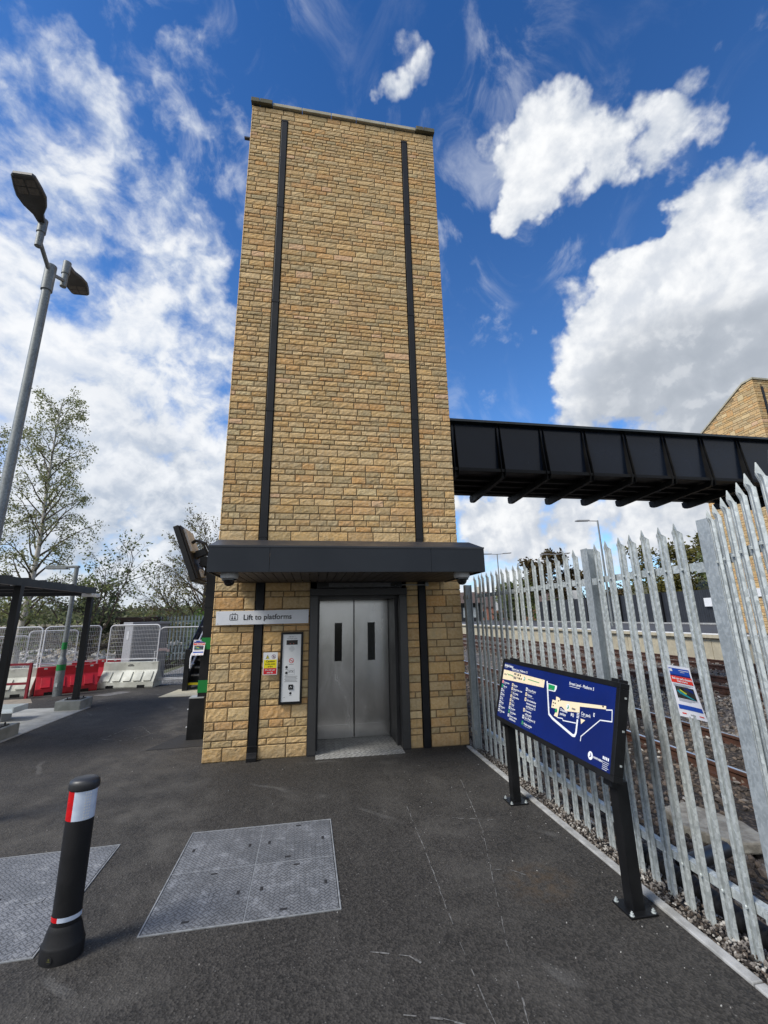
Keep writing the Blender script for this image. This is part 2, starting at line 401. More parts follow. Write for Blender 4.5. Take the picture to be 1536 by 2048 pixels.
M = dict(
    stone=m_stone(), mortar=m_mortar(), asphalt=m_asphalt(), galv=m_galv('galvanised_steel'),
    galvp=m_galv('galvanised_post', (.31, .345, .36), (.43, .47, .485), .5, .35), galv2=m_galv('galvanised_column', (.15, .165, .167), (.25, .272, .275), .52, .3),
    black=mat('black_paint', (.0055, .0058, .0066), (.0085, .0088, .0098), 5, .42, bump=.05, bscale=60, spec=.35),
    blackmat=mat('black_rubber', (.0062, .0064, .0075), (.0105, .0105, .012), 9, .62, bump=.12, bscale=140, spec=.35),
    fascia=mat('powder_coat_grey', (.0150, .0190, .0255), (.020, .0245, .0315), 1.6, .48, bump=.05, bscale=2, bdist=.02, spec=.28),
    ridge=mat('powder_coat_trim', (.024, .028, .036), None, 3, .38),
    pipe=mat('downpipe_grey', (.0085, .0095, .0115), (.0125, .0135, .016), 2.5, .45, spec=.3),
    bridge=mat('bridge_navy_paint', (.0060, .0100, .0195), (.0080, .0130, .0245), .9, .24, spec=.22),
    bridgeu=mat('bridge_black_paint', (.006, .0063, .0075), (.011, .011, .011), 3, .6, spec=.2),
    frame=mat('grey_door_frame', (.030, .030, .0315), (.040, .040, .042), 3, .42, metal=.2), perf=m_perforated(), steel=m_brushed(),
    dark=mat('dark_void', (.004, .004, .005), None, 3, .3), glass=mat('dark_vision_glass', (.006, .007, .008), None, 2, .08),
    soffit=mat('soffit_cladding', (.036, .028, .022), (.048, .038, .030), 2.5, .6),
    coping=mat('sandstone_coping', (.45, .42, .33), (.36, .34, .26), 5, .9, bump=.3), copdark=mat('mossy_coping', (.085, .083, .06), (.12, .115, .08), 7, .95, bump=.4),
    white=flat('white_sheet', (.78, .79, .80), .45), signw=mat('sign_silver_white', (.84, .86, .90), (.76, .79, .84), 2.2, .32),
    ink=flat('black_ink', (.012, .012, .014), .5), yellow=flat('sign_yellow', srgb(238, 222, 20), .45), red=flat('sign_red', srgb(205, 30, 40), .45),
    blue=flat('poster_blue', srgb(35, 75, 165), .45), orange=flat('poster_red', srgb(218, 60, 45), .45), teal=flat('poster_teal', srgb(40, 140, 150), .5), lemon=flat('poster_lemon', srgb(190, 200, 60), .5), pdark=mat('poster_dark', srgb(30, 32, 34), srgb(60, 58, 55), 30, .5),
    paper=mat('paper', (.74, .75, .80), (.68, .69, .74), 12, .6), navy=mat('map_navy', srgb(16, 36, 102), srgb(14, 32, 92), 2, .32, spec=.25), cream=flat('map_cream', srgb(244, 226, 190), .4), mwhite=flat('map_white', (.82, .84, .87), .4), mgreen=flat('map_green', srgb(20, 150, 85), .4), mgrey=flat('map_grey', srgb(120, 118, 112), .5), mpink=flat('map_pink', srgb(235, 150, 150), .5),
    panel=mat('call_panel_silver', (.76, .78, .79), (.68, .70, .72), 2, .35, metal=.1), leds=flat('display_dark', (.02, .016, .015), .25), grey=flat('mid_grey', (.32, .34, .35), .5),
    domew=mat('camera_housing', (.5, .5, .5), None, 4, .4), domeb=mat('camera_dome', (.008, .008, .009), None, 4, .07),
    reflw=mat('reflective_white', (.60, .68, .80), (.52, .60, .73), 30, .35), reflr=mat('reflective_red', srgb(205, 12, 22), srgb(180, 8, 18), 30, .35),
    cover=m_tread('cast_cover', (.140, .147, .158), (.235, .243, .256), 19), coverl=m_tread('cast_cover_pale', (.16, .167, .178), (.26, .267, .28), 19), chequer=m_tread('chequer_plate', (.33, .33, .32), (.50, .50, .48), 9), slot=flat('key_slot', (.02, .02, .022), .7), edge=mat('cover_frame', (.27, .28, .29), (.18, .19, .2), 20, .7),
    concrete=mat('concrete', (.36, .36, .34), (.27, .275, .26), 4, .9, bump=.25, bscale=60), concdark=mat('cast_footing', (.25, .265, .255), (.18, .195, .185), 5, .9, bump=.3, bscale=40), kerb=mat('kerb_concrete', (.42, .42, .41), (.27, .27, .26), 9, .9, bump=.3, bscale=90),
    plastw=mat('barrier_white', (.64, .65, .58), (.48, .485, .42), 3, .55, bump=.1, bscale=20), plastr=mat('barrier_red', srgb(200, 22, 42), srgb(165, 15, 32), 3, .5, bump=.1, bscale=20), meshw=flat('mesh_white', (.72, .73, .76), .4), wire=mat('mesh_wire', (.55, .56, .58), None, 5, .5),
    kiosk=mat('kiosk_grey', (.33, .335, .36), (.29, .295, .32), 2, .5), kiosk_shade=mat('kiosk_grey_shaded', (.27, .275, .29), None, 2, .5), pal=mat('palisade_far', (.40, .47, .49), (.31, .38, .40), 6, .5, metal=.2),  # second kiosk grey has the shade of the unlit side put into its colour
    green=flat('green_tape', srgb(0, 120, 50), .5), redrail=flat('red_rail', srgb(130, 25, 40), .5), tactile=mat('buff_paving', (.46, .42, .31), (.38, .35, .26), 6, .9, bump=.2, bscale=40), gravelg=m_ballast('pale_gravel', (.30, .30, .30), (.48, .47, .46), (.36, .35, .33)),
    ballast=m_ballast('ballast_brown', (.085, .066, .052), (.17, .135, .105), (.06, .047, .037)), ballastg=m_ballast('ballast_grey', (.20, .18, .165), (.36, .325, .29), (.15, .125, .11)),
    rust=mat('rail_rust', (.075, .030, .017), (.045, .019, .011), 12, .85, bump=.2), railtop=mat('rail_polished', (.62, .63, .64), None, 3, .22, metal=.9), timber=mat('sleeper', (.11, .065, .045), (.07, .045, .032), 8, .95, bump=.4),
    platc=mat('platform_facing', (.48, .43, .31), (.38, .34, .25), 3, .9), plate=flat('platform_edge_white', (.80, .80, .78), .7), platt=mat('platform_tarmac', (.075, .075, .077), (.055, .055, .057), 5, .9), pfence=mat('dark_fence_panel', (.030, .033, .040), (.022, .025, .031), 2, .45),
    bark=mat('bark', (.055, .045, .036), (.03, .025, .02), 14, .95, bump=.5), birch=m_birch(), twig=mat('twig', (.12, .095, .072), (.07, .055, .043), 9, .9),
    leafb=m_leaf('birch_leaf', (.13, .15, .05), (.32, .33, .14)), leafg=m_leaf('spring_leaf', (.11, .145, .055), (.28, .31, .13)), leafy=m_leaf('yellow_leaf', (.09, .085, .02), (.20, .18, .05)), leafl=m_leaf('bright_leaf', (.06, .12, .015), (.14, .23, .04)), leafd=m_leaf('dark_leaf', (.04, .058, .03), (.11, .125, .06)), ivy=m_leaf('brown_leaf', (.06, .04, .016), (.13, .095, .035)),
    land=mat('meadow_and_scrub', (.050, .060, .022), (.105, .085, .048), .06, .95, detail=9), brick=mat('house_brick', (.26, .11, .075), (.19, .085, .06), 2, .9), roofr=mat('house_roof', (.07, .05, .045), (.10, .07, .06), 3, .9), render=mat('pale_render', (.55, .52, .45), None, 3, .9), maroon=mat('dark_roof', (.045, .025, .022), (.03, .02, .018), 4, .8),
    clear=mat('clear_plastic', (.5, .55, .57), None, 3, .15), roofp=m_opal(), rubble=m_ballast('stone_rubble', (.22, .20, .165), (.42, .39, .33), (.26, .24, .20)), chalk=mat('chalk', (.20, .195, .185), (.09, .088, .085), 30, .95), screen=mat('screen_back', (.55, .56, .57), None, 3, .75, spec=.2),
)

# ------------------------------------------------------------------ camera (eye height 1.75 m, ultra-wide)
def cam_axes(yaw, pitch, roll):
    cy, sy = math.cos(yaw), math.sin(yaw)
    f = Vector((sy * math.cos(pitch), cy * math.cos(pitch), math.sin(pitch)))
    r = Vector((cy, -sy, 0)); u = r.cross(f)
    return r * math.cos(roll) + u * math.sin(roll), -r * math.sin(roll) + u * math.cos(roll), f
r_, u_, f_ = cam_axes(rad(9.71), rad(14.0), rad(-1.083))
cd = bpy.data.cameras.new('camera'); cam = bpy.data.objects.new('camera', cd); COL.objects.link(cam)
cam.matrix_world = Matrix(((r_.x, u_.x, -f_.x, 0), (r_.y, u_.y, -f_.y, 0), (r_.z, u_.z, -f_.z, 1.75), (0, 0, 0, 1)))
cd.sensor_fit = 'VERTICAL'; cd.sensor_height = 36; cd.lens = 36 * 841 / 2048; cd.clip_start = .05; cd.clip_end = 6000
S.camera = cam

# ------------------------------------------------------------------ world: Nishita sky with clouds laid out by direction
SUN_AZ, SUN_EL = rad(-112), rad(46)          # azimuth from +Y towards +X
sun_dir = Vector((math.sin(SUN_AZ) * math.cos(SUN_EL), math.cos(SUN_AZ) * math.cos(SUN_EL), math.sin(SUN_EL)))
CU=[(0.632,0.572,0.523,8.0,1.00),(0.576,0.655,0.489,5.8,0.90),(0.696,0.507,0.508,6.4,1.00),(0.750,0.507,0.425,7.1,1.00),(0.603,0.551,0.577,4.2,0.80),(0.700,0.594,0.397,7.0,1.00),(0.567,0.704,0.427,5.0,0.80),(0.758,0.569,0.318,6.2,1.00),(0.560,0.553,0.617,2.8,0.60),(0.339,0.507,0.793,3.3,0.90),(0.391,0.468,0.793,3.1,0.90),(0.364,0.544,0.756,3.0,0.90),(0.372,0.574,0.729,2.4,0.70),(0.432,0.497,0.753,3.2,0.62),(0.503,0.456,0.734,3.6,0.74),(0.543,0.414,0.731,3.1,0.78),(0.457,0.415,0.787,2.1,0.55),(0.529,0.350,0.773,2.1,0.55),(0.635,0.451,0.627,4.0,0.65),(0.624,0.492,0.608,3.0,0.70),(0.664,0.411,0.625,3.6,0.55),(0.123,0.480,0.869,2.2,0.70),(0.120,0.513,0.850,1.9,0.60),(0.167,0.474,0.865,1.6,0.35),(0.475,0.624,0.620,2.6,0.55),(0.431,0.715,0.551,3.4,0.50),(0.379,0.892,0.247,6.0,0.85),(0.497,0.841,0.214,6.0,0.82),(0.597,0.784,0.170,5.5,0.82),(0.684,0.710,0.166,5.5,0.85),(0.420,0.898,0.132,6.0,0.55),(0.744,0.656,0.127,5.0,0.65)]
AC=[(-0.459,0.532,0.712,8.2,0.80),(-0.458,0.618,0.640,8.4,0.80),(-0.409,0.699,0.587,10.7,0.90),(-0.523,0.770,0.365,14.4,1.00),(-0.355,0.812,0.463,12.3,1.00),(-0.275,0.906,0.323,15.9,1.15),(-0.485,0.857,0.177,16.8,1.25),(-0.231,0.748,0.622,5.9,0.70),(-0.282,0.692,0.664,6.0,0.60),(-0.184,0.661,0.727,4.4,0.60),(-0.150,0.590,0.793,2.7,0.55),(-0.198,0.523,0.829,3.6,0.60),(-0.290,0.616,0.732,3.5,0.50),(-0.333,0.553,0.764,3.5,0.60),(-0.373,0.509,0.776,3.2,0.50),(-0.216,0.559,0.800,2.9,0.50),(0.292,0.710,0.641,5.1,0.40),(0.327,0.761,0.561,6.0,0.35),(0.159,0.425,0.891,2.3,0.30),(0.485,0.382,0.786,2.2,0.30)]
DK=[(0.716,0.598,0.359,7.9,1.00),(0.760,0.545,0.354,6.4,1.00),(0.643,0.646,0.412,6.1,0.50),(-0.334,0.930,0.153,9.1,0.90),(-0.417,0.867,0.271,8.0,0.50),(-0.197,0.940,0.280,7.5,0.50),(0.539,0.807,0.240,4.1,0.22),(0.469,0.870,0.151,5.5,0.25),(0.695,0.711,0.107,5.0,0.25)]
W = bpy.data.worlds.new('World'); S.world = W; W.use_nodes = True
n = N(W.node_tree); bg = W.node_tree.nodes['Background']
d = n.v('NORMALIZE', n.new('ShaderNodeTexCoord').outputs['Generated'])
sky = n.new('ShaderNodeTexSky', sky_type='NISHITA'); sky.sun_disc = False
sky.sun_elevation = SUN_EL; sky.sun_rotation = SUN_AZ; sky.altitude = 60; sky.air_density = 1.0; sky.dust_density = .25; sky.ozone_density = 2.2
def blobs(L, wv, grow=1.):
    acc = None
    for x, y, z, r, a in L:
        q = n.v('DOT_PRODUCT', wv, (x, y, z))
        q = n.mr(q, math.cos(rad(r * 1.5 * grow)), math.cos(rad(r * .25)), 0., a)
        acc = q if acc is None else n.m('MAXIMUM', acc, n.m('ADD', n.m('MULTIPLY', acc, .8), n.m('MULTIPLY', q, .8)))
    return acc
sz = n.new('ShaderNodeSeparateXYZ'); n.put(sz.inputs[0], d); dz = sz.outputs[2]
warp = n.v('SCALE', n.v('SUBTRACT', n.noise(d, 6, 5, .6, 0, True), (.5, .5, .5)), scale=.17)
dw = n.v('NORMALIZE', n.v('ADD', d, warp))
bil = n.v('SCALE', n.v('SUBTRACT', n.noise(d, 26, 3, .5, 0, True), (.5, .5, .5)), scale=.05)
def cu_density(vec, bl):
    """heaped cloud: fractal noise plus billows, biased by where the clouds stand"""
    a = n.noise(vec, 7, 10, .61, .2); b = n.voro(n.v('ADD', vec, bil), 17, 'SMOOTH_F1'); e = n.voro(n.v('ADD', vec, bil), 40, 'SMOOTH_F1')
    t = n.m('ADD', n.m('MULTIPLY', n.m('SUBTRACT', a, .5), 2.0), n.m('ADD', n.m('MULTIPLY', n.m('SUBTRACT', .40, b), .50), n.m('MULTIPLY', n.m('SUBTRACT', .40, e), .30)))
    return n.m('ADD', t, n.m('MULTIPLY', n.m('SUBTRACT', bl, .50), 1.35))
bcu = blobs(CU, dw)
D0 = cu_density(d, bcu); D1 = cu_density(n.v('ADD', d, (-.016, .004, .022)), bcu)
aC = n.mr(D0, -.06, .50)
lit = n.mr(n.m('SUBTRACT', D0, D1), -.32, .34)
body = n.mr(D0, .05, .95)
# broken high cloud over the left half, closing to a deck towards the horizon
lowband = n.mr(dz, .04, .27, 1., 0.)
wv = n.mapv(d, (1, 1, 1.25), (0, rad(-24), 0))
wd = n.v('ADD', wv, n.v('SCALE', warp, scale=.35))
back = n.mr(n.v('DOT_PRODUCT', d, (.16, .96, .24)), -.35, .12, 1.35, 0.)  # cloud cover added behind the camera, out of view, to whiten the ambient
bac = n.m('MAXIMUM', n.m('MAXIMUM', back, n.m('MINIMUM', blobs(AC, dw), n.mr(dz, .30, .75, 1.2, .92))), n.m('MULTIPLY', lowband, n.mr(sz.outputs[0], .0, .35, 1.5, 1.0)))
def ac_density(vec):
    return n.m('ADD', n.m('ADD', n.m('MULTIPLY', n.m('SUBTRACT', n.noise(vec, 11, 8, .58, .1), .5), 3.3), n.m('MULTIPLY', n.m('SUBTRACT', n.noise(vec, 3.2, 4, .5), .5), 1.7)), n.m('MULTIPLY', n.m('SUBTRACT', bac, n.mr(dz, .35, .75, .66, .84)), 1.25))
DA = ac_density(wd); DA1 = ac_density(n.v('ADD', wd, (-.012, .0, .022)))
aA = n.m('MULTIPLY', n.mr(DA, -.42, .66), .96)
litA = n.mr(n.m('SUBTRACT', DA, DA1), -.50, .50)
bdk = blobs(DK, n.v('NORMALIZE', n.v('ADD', d, n.v('SCALE', warp, scale=.6))), 1.25)
# blue of the clear sky, as deep as the phone rendered it
tint = n.mix(n.mr(dz, .35, .90, 1., 0., False), (.36, .86, 1.45), (.95, 1.52, 2.1))
skyc = n.mix(1., sky.outputs[0], tint, 'MULTIPLY')
shade = n.noise(d, 8, 6, .55, .4)
wC = n.mix(n.m('ADD', n.m('MULTIPLY', lit, .62), n.m('MULTIPLY', body, .38)), (5.0, 5.6, 6.6), (9.6, 9.7, 9.8))
dkC = n.mix(n.m('ADD', n.m('MULTIPLY', n.noise(d, 5, 5, .5, .3), .7), n.m('MULTIPLY', lit, .3)), (3.3, 3.75, 4.4), (5.9, 6.3, 6.9))
wC = n.mix(n.m('MULTIPLY', n.mr(bdk, .0, 1.1), n.mr(lit, .6, 1., 1., .8)), wC, dkC)
wA = n.mix(n.m('ADD', n.m('MULTIPLY', litA, .5), n.m('MULTIPLY', n.mr(DA, -.2, 1.1), .5)), (5.6, 6.4, 7.7), (9.6, 9.7, 9.8))
gA = n.mix(n.m('ADD', n.m('MULTIPLY', n.mr(shade, .3, .7), .55), n.m('MULTIPLY', litA, .45)), (3.0, 3.75, 4.9), (9.2, 9.35, 9.5))
deck = n.m('MAXIMUM', n.m('MULTIPLY', bdk, .9), n.m('MULTIPLY', n.m('MULTIPLY', n.mr(dz, .10, .42, 1., 0.), n.mr(sz.outputs[0], -.05, .30, 1., .25)), .62))
wA = n.mix(deck, wA, gA)
wis = n.noise(n.mapv(d, (1, 1, .42), (0, rad(30), 0)), 7, 7, .62, 1.0)
ws = n.m('MULTIPLY', n.m('MULTIPLY', n.mr(wis, .50, .78), n.mr(n.noise(d, 2.3, 3), .42, .62)), .55)
skyc = n.mix(ws, skyc, (8.2, 8.6, 9.2))
c = n.mix(aA, skyc, wA)
c = n.mix(aC, c, wC)
n.put(bg.inputs[0], c); bg.inputs[1].default_value = .093
W.cycles.sampling_method = 'MANUAL'; W.cycles.sample_map_resolution = 512

sl = bpy.data.lights.new('sun', 'SUN'); sl.energy = 3.5; sl.angle = rad(18); sl.color = (1, .955, .88)
so = bpy.data.objects.new('sun', sl); COL.objects.link(so)
so.rotation_euler = (-sun_dir).to_track_quat('-Z', 'Y').to_euler()
S.view_settings.view_transform = 'Standard'; S.view_settings.look = 'None'; S.view_settings.exposure = .16; S.view_settings.gamma = 1

# ------------------------------------------------------------------ setting: ground, track bed, platform, land
random.seed(7)
def nz(x, y, s, o=0): return mnoise.noise(Vector((x * s, y * s, o)))
def land_h(x, y):
    r = math.hypot(x, y); a = math.atan2(x, y)
    h = -.75 if x > 2 else -.06
    if x < -5.4 and y > 13: h -= min(1.4, (y - 13) * .13) * min(1, (-5.4 - x) / 3.)
    if y > 23.5 and x <= 2: h -= min(.9, (y - 23.5) * .2)
    if r > 50 and y > 0 and a < .3:
        k = min(1, (r - 50) / 190.); k = k * k * (3 - 2 * k)
        h += k * (7.5 + 3 * nz(x, y, .011) + 1.5 * nz(x, y, .03)) * (1 if a < .0 else max(.1, 1 - a * 3))
    if x > 38:
        q = max(0, min(1, (a - .52) / .1)); h += min(1, (x - 38) / 9.) * (6.6 + 1.6 * nz(x, y, .06)) * q
    return h
g = MB(); seq = [0]
for i in range(34): seq.append(seq[-1] + 1.6 * 1.17 ** i)
ax = [-q for q in seq[:0:-1]] + seq
ax = [q for q in ax if abs(q) < 2600]
k = len(ax)
for y in ax:
    for x in ax: g.v.append((x, y, land_h(x, y)))
for j in range(k - 1):
    for i in range(k - 1):
        g.f.append([j * k + i, j * k + i + 1, (j + 1) * k + i + 1, (j + 1) * k + i]); g.mi.append(0); g.fc.append(None)
P('ground', g, M['land'], smooth=3, kind='structure')

g = MB(); g.prism([(-30, -12, -.28), (2.125, -12, -.28), (2.125, 13.55, -.28), (-5.0, 13.55, -.28), (-9.5, 13.0, -.28), (-30, 10.5, -.28)], (0, 0, .28))
P('tarmac', g, M['asphalt'], kind='structure')
g = MB(); g.box(-5.0, 2.1, 13.56, 24, -.25, -.015)
P('gravel_yard', g, M['gravelg'], kind='structure')
g = MB()                                            # concrete edging along the fence, laid in short lengths
y = -6
while y < 6.12:
    L = min(.91, 6.12 - y); g.box(2.13, 2.19, y, y + L - .006, -.2, .012 + random.uniform(-.003, .003)); y += L
P('kerb', g, M['kerb'], kind='structure', bevel=.006)
g = MB()                                            # concrete pad under the shelter
g.poly = None
g.prism([(-9.5, 7.5, -.05), (-4.62, 7.6, -.05), (-4.60, 10.6, -.05), (-9.5, 10.9, -.05)], (0, 0, .062))
P('concrete_pad', g, M['concrete'], kind='structure', bevel=.004)
g = MB(); g.prism([(-9.2, 11.2, -.05), (-6.2, 11.45, -.05), (-6.6, 12.1, -.05), (-9.4, 11.9, -.05)], (0, 0, .056))
P('pavement', g, mat('buff_pavement', (.30, .255, .20), (.22, .19, .15), 6, .9), kind='structure')
g = MB(); g.prism([(-5.25, 12.15, -.02), (-4.85, 11.95, -.02), (-4.5, 12.45, -.02), (-4.85, 12.65, -.02)], (0, 0, .025))
P('tarmac_patch', g, mat('worn_patch', (.16, .155, .15), (.10, .098, .095), 9, .9), kind='structure')
g = MB(); g.prism([(-3.55, 11.45, -.03), (-1.2, 11.3, -.03), (-1.2, 12.35, -.03), (-3.4, 12.55, -.03)], (0, 0, .036))
P('tactile_paving', g, M['tactile'], kind='structure')
g = MB(); g.face([(-2.25, 6.95, .0042), (-1.36, 7.0, .0042), (-1.36, 7.66, .0042), (-2.0, 7.7, .0042)])
P('tarmac_patch', g, mat('dark_tarmac', (.012, .0115, .011), (.03, .0285, .027), 90, .85, bump=.4, bscale=200), kind='structure')  # thin sheet, darker than the tarmac around the screen's base box
# chalk setting-out lines and scuffs on the tarmac
def chalk(pts, w, seed):
    rr = random.Random(seed); g = MB()
    P0 = [Vector((x, y, 0)) for x, y in pts]; line = []
    for a, b in zip(P0, P0[1:]):
        k = max(2, int((b - a).length / .045))
        for i in range(k): line.append(a.lerp(b, i / k))
    line.append(P0[-1])
    for i, (a, b) in enumerate(zip(line, line[1:])):
        if rr.random() < .3: continue
        dd = (b - a).normalized(); nn = Vector((-dd.y, dd.x, 0)); ww = w * rr.uniform(.3, 1); j = Vector((rr.uniform(-1, 1), rr.uniform(-1, 1), 0)) * .003
        g.face([a + nn * ww / 2 + j + Vector((0, 0, .0035)), a - nn * ww / 2 + j + Vector((0, 0, .0035)), b - nn * ww / 2 + j + Vector((0, 0, .0035)), b + nn * ww / 2 + j + Vector((0, 0, .0035))])
    return P('chalk_line', g, M['chalk'], kind='structure')
chalk([(.93, 4.49), (.90, 3.68), (.85, 2.86), (.835, 2.26), (.83, 1.9)], .009, 1)
chalk([(1.65, 4.98), (1.45, 3.88), (1.10, 2.69), (.98, 2.2)], .009, 2)
chalk([(1.10, 4.24), (1.32, 4.12), (1.61, 4.03)], .011, 3)
chalk([(-3.15, 7.75), (-3.02, 8.35), (-2.85, 8.5), (-2.5, 7.9), (-2.3, 8.1), (-2.05, 7.95)], .022, 4)
chalk([(-3.15, 7.75), (-2.75, 7.55), (-2.5, 7.85)], .02, 5); chalk([(-2.8, 8.4), (-2.1, 8.55), (-1.95, 8.2)], .014, 6)
chalk([(.45, 2.35), (.62, 2.30), (.80, 2.21)], .012, 9); chalk([(.40, 2.22), (.60, 2.15), (.74, 2.05)], .012, 10); chalk([(.30, 2.05), (.5, 2.0), (.62, 1.9)], .012, 11)
chalk([(.35, 2.75), (.55, 2.68), (.60, 2.62)], .02, 7); chalk([(1.25, 3.35), (1.42, 3.30), (1.5, 3.22)], .016, 8)
g = MB()                                            # loose chippings
rr = random.Random(3)
for _ in range(230):
    x, y = rr.uniform(-2.4, 2.08), rr.uniform(1.3, 8); s = rr.uniform(.0016, .0042)
    if rr.random() < .4: x = 2.1 - abs(rr.gauss(0, .28))
    a = rr.uniform(0, 6)
    g.obox((x, y, s * .4), (s * math.cos(a), s * math.sin(a), 0), (-s * .6 * math.sin(a), s * .6 * math.cos(a), 0), (0, 0, s * .5))
P('chippings', g, mat('pale_chipping', (.42, .41, .38), (.25, .24, .23), 60, .9), kind='stuff')

# track bed profile extruded along the line
prof = [(2.19, -.035), (2.42, -.10), (2.9, -.22), (3.6, -.36), (4.5, -.455), (8.3, -.455), (9.0, -.36), (9.6, -.245), (16.2, -.245)]
def bed_z(x):
    for (a, za), (b, zb) in zip(prof, prof[1:]):
        if a <= x <= b: return za + (zb - za) * (x - a) / (b - a)
    return prof[-1][1]
g = MB(); ys = [-8 + .25 * i for i in range(90)] + [14.5 + 2 * i for i in range(60)]
xs = [2.19 + .22 * i for i in range(30)] + [9. + 1.2 * i for i in range(7)]
for y in ys:
    for x in xs: g.v.append((x, y, bed_z(min(x, 16.2)) + .02 * nz(x, y, 3) + (.03 * nz(x, y, 1.1, 5) if x > 2.6 else 0)))
for j in range(len(ys) - 1):
    for i in range(len(xs) - 1):
        q = j * len(xs) + i; g.f.append([q, q + 1, q + 1 + len(xs), q + len(xs)]); g.mi.append(0 if xs[i] < 6.6 else 1); g.fc.append(None)
P('track_bed', g, [M['ballast'], M['ballastg']], kind='structure', smooth=3)
# loose ballast stones: real stones, one mass
def stone_mass(name, count, area, size, mats, seed, zoff=0, pick=None):
    rr = random.Random(seed); g = MB()
    ico = [(-.53, 0, .85), (.53, 0, .85), (-.53, 0, -.85), (.53, 0, -.85), (0, .85, .53), (0, .85, -.53), (0, -.85, .53), (0, -.85, -.53), (.85, .53, 0), (-.85, .53, 0), (.85, -.53, 0), (-.85, -.53, 0)]
    fc = [(0, 1, 4), (0, 4, 9), (9, 4, 5), (4, 8, 5), (4, 1, 8), (8, 1, 10), (8, 10, 3), (5, 8, 3), (5, 3, 2), (2, 3, 7), (7, 3, 10), (7, 10, 6), (7, 6, 11), (11, 6, 0), (0, 6, 1), (6, 10, 1), (9, 11, 0), (9, 2, 11), (9, 5, 2), (7, 11, 2)]
    for _ in range(count):
        x, y, z = area(rr); s = rr.uniform(*size)
        R = Matrix.Rotation(rr.uniform(0, 6.3), 3, Vector((rr.gauss(0, 1), rr.gauss(0, 1), rr.gauss(0, 1))).normalized())
        sx, sy, sz_ = s * rr.uniform(.8, 1.3), s * rr.uniform(.6, 1), s * rr.uniform(.45, .8)
        vs = []
        for v in ico:
            k = rr.uniform(.75, 1.18); vs.append(R @ Vector((v[0] * sx * k, v[1] * sy * k, v[2] * sz_ * k)) + Vector((x, y, z + s * .25)))
        t = rr.random(); mi = pick(x, y, rr) if pick else 0
        g.add(vs, fc, mi)
    return P(name, g, mats, kind='stuff')
smats = [mat('stone_brown', (.105, .082, .064), (.06, .047, .037), 40, .95), mat('stone_tan', (.19, .15, .115), (.13, .10, .08), 40, .95), mat('stone_grey', (.24, .215, .19), (.15, .135, .12), 40, .95), mat('stone_dark', (.04, .033, .028), (.025, .02, .018), 40, .95), mat('stone_pale', (.46, .44, .40), (.35, .33, .3), 40, .95)]
def bpick(x, y, rr):
    if x < 5.4: return rr.choices([0, 1, 2, 3, 4], [5, 3, 1, 2.2, .25])[0]
    if x < 7.2: return rr.choices([0, 1, 2, 3, 4], [3, 2, 1, 4, .15])[0]
    return rr.choices([0, 1, 2, 3, 4], [.8, 2, 5, 1, .5])[0]
def barea(rr):
    while True:
        x = 2.45 + 7.6 * rr.random() ** 1.35; y = .4 + 20 * rr.random() ** 1.5
        if y < x * .28 or (x < 2.72 and y < 3.75): continue
        return x, y, bed_z(x) + .02 * nz(x, y, 3) + .03 * nz(x, y, 1.1, 5)
stone_mass('ballast_stones', 15000, barea, (.022, .048), smats, 11, pick=bpick)
stone_mass('kerb_gravel', 5200, lambda rr: (rr.uniform(2.195, 2.46), rr.uniform(.9, 6.6), -.045 + .01 * rr.random()), (.006, .014), smats, 12, pick=lambda x, y, rr: rr.choices([0, 2, 3, 4], [1.5, 5, 2, 1.0])[0])
stone_mass('far_ballast_stones', 5000, lambda rr: (rr.uniform(8.5, 15.8), rr.uniform(6, 34), -.235), (.03, .055), smats, 13, pick=bpick)

# far platform
g = MB(); g.box(16.25, 34, -6, 120, -.9, .80)
P('platform', g, M['platt'], kind='structure')
g = MB()
y = -6
while y < 118:
    g.box(16.18, 16.249, y, y + 2.38, -.6, .66); y += 2.4
P('platform_wall', g, M['platc'], kind='structure', bevel=.01)
g = MB(); y = -6
while y < 118: g.box(16.02, 16.35, y, y + .895, .665, .795); y += .9
P('platform_coping', g, M['platc'], kind='structure', bevel=.008)
g = MB(); g.box(16.04, 16.36, -6, 118, .802, .836)
P('platform_edge_line', g, M['plate'], kind='structure')

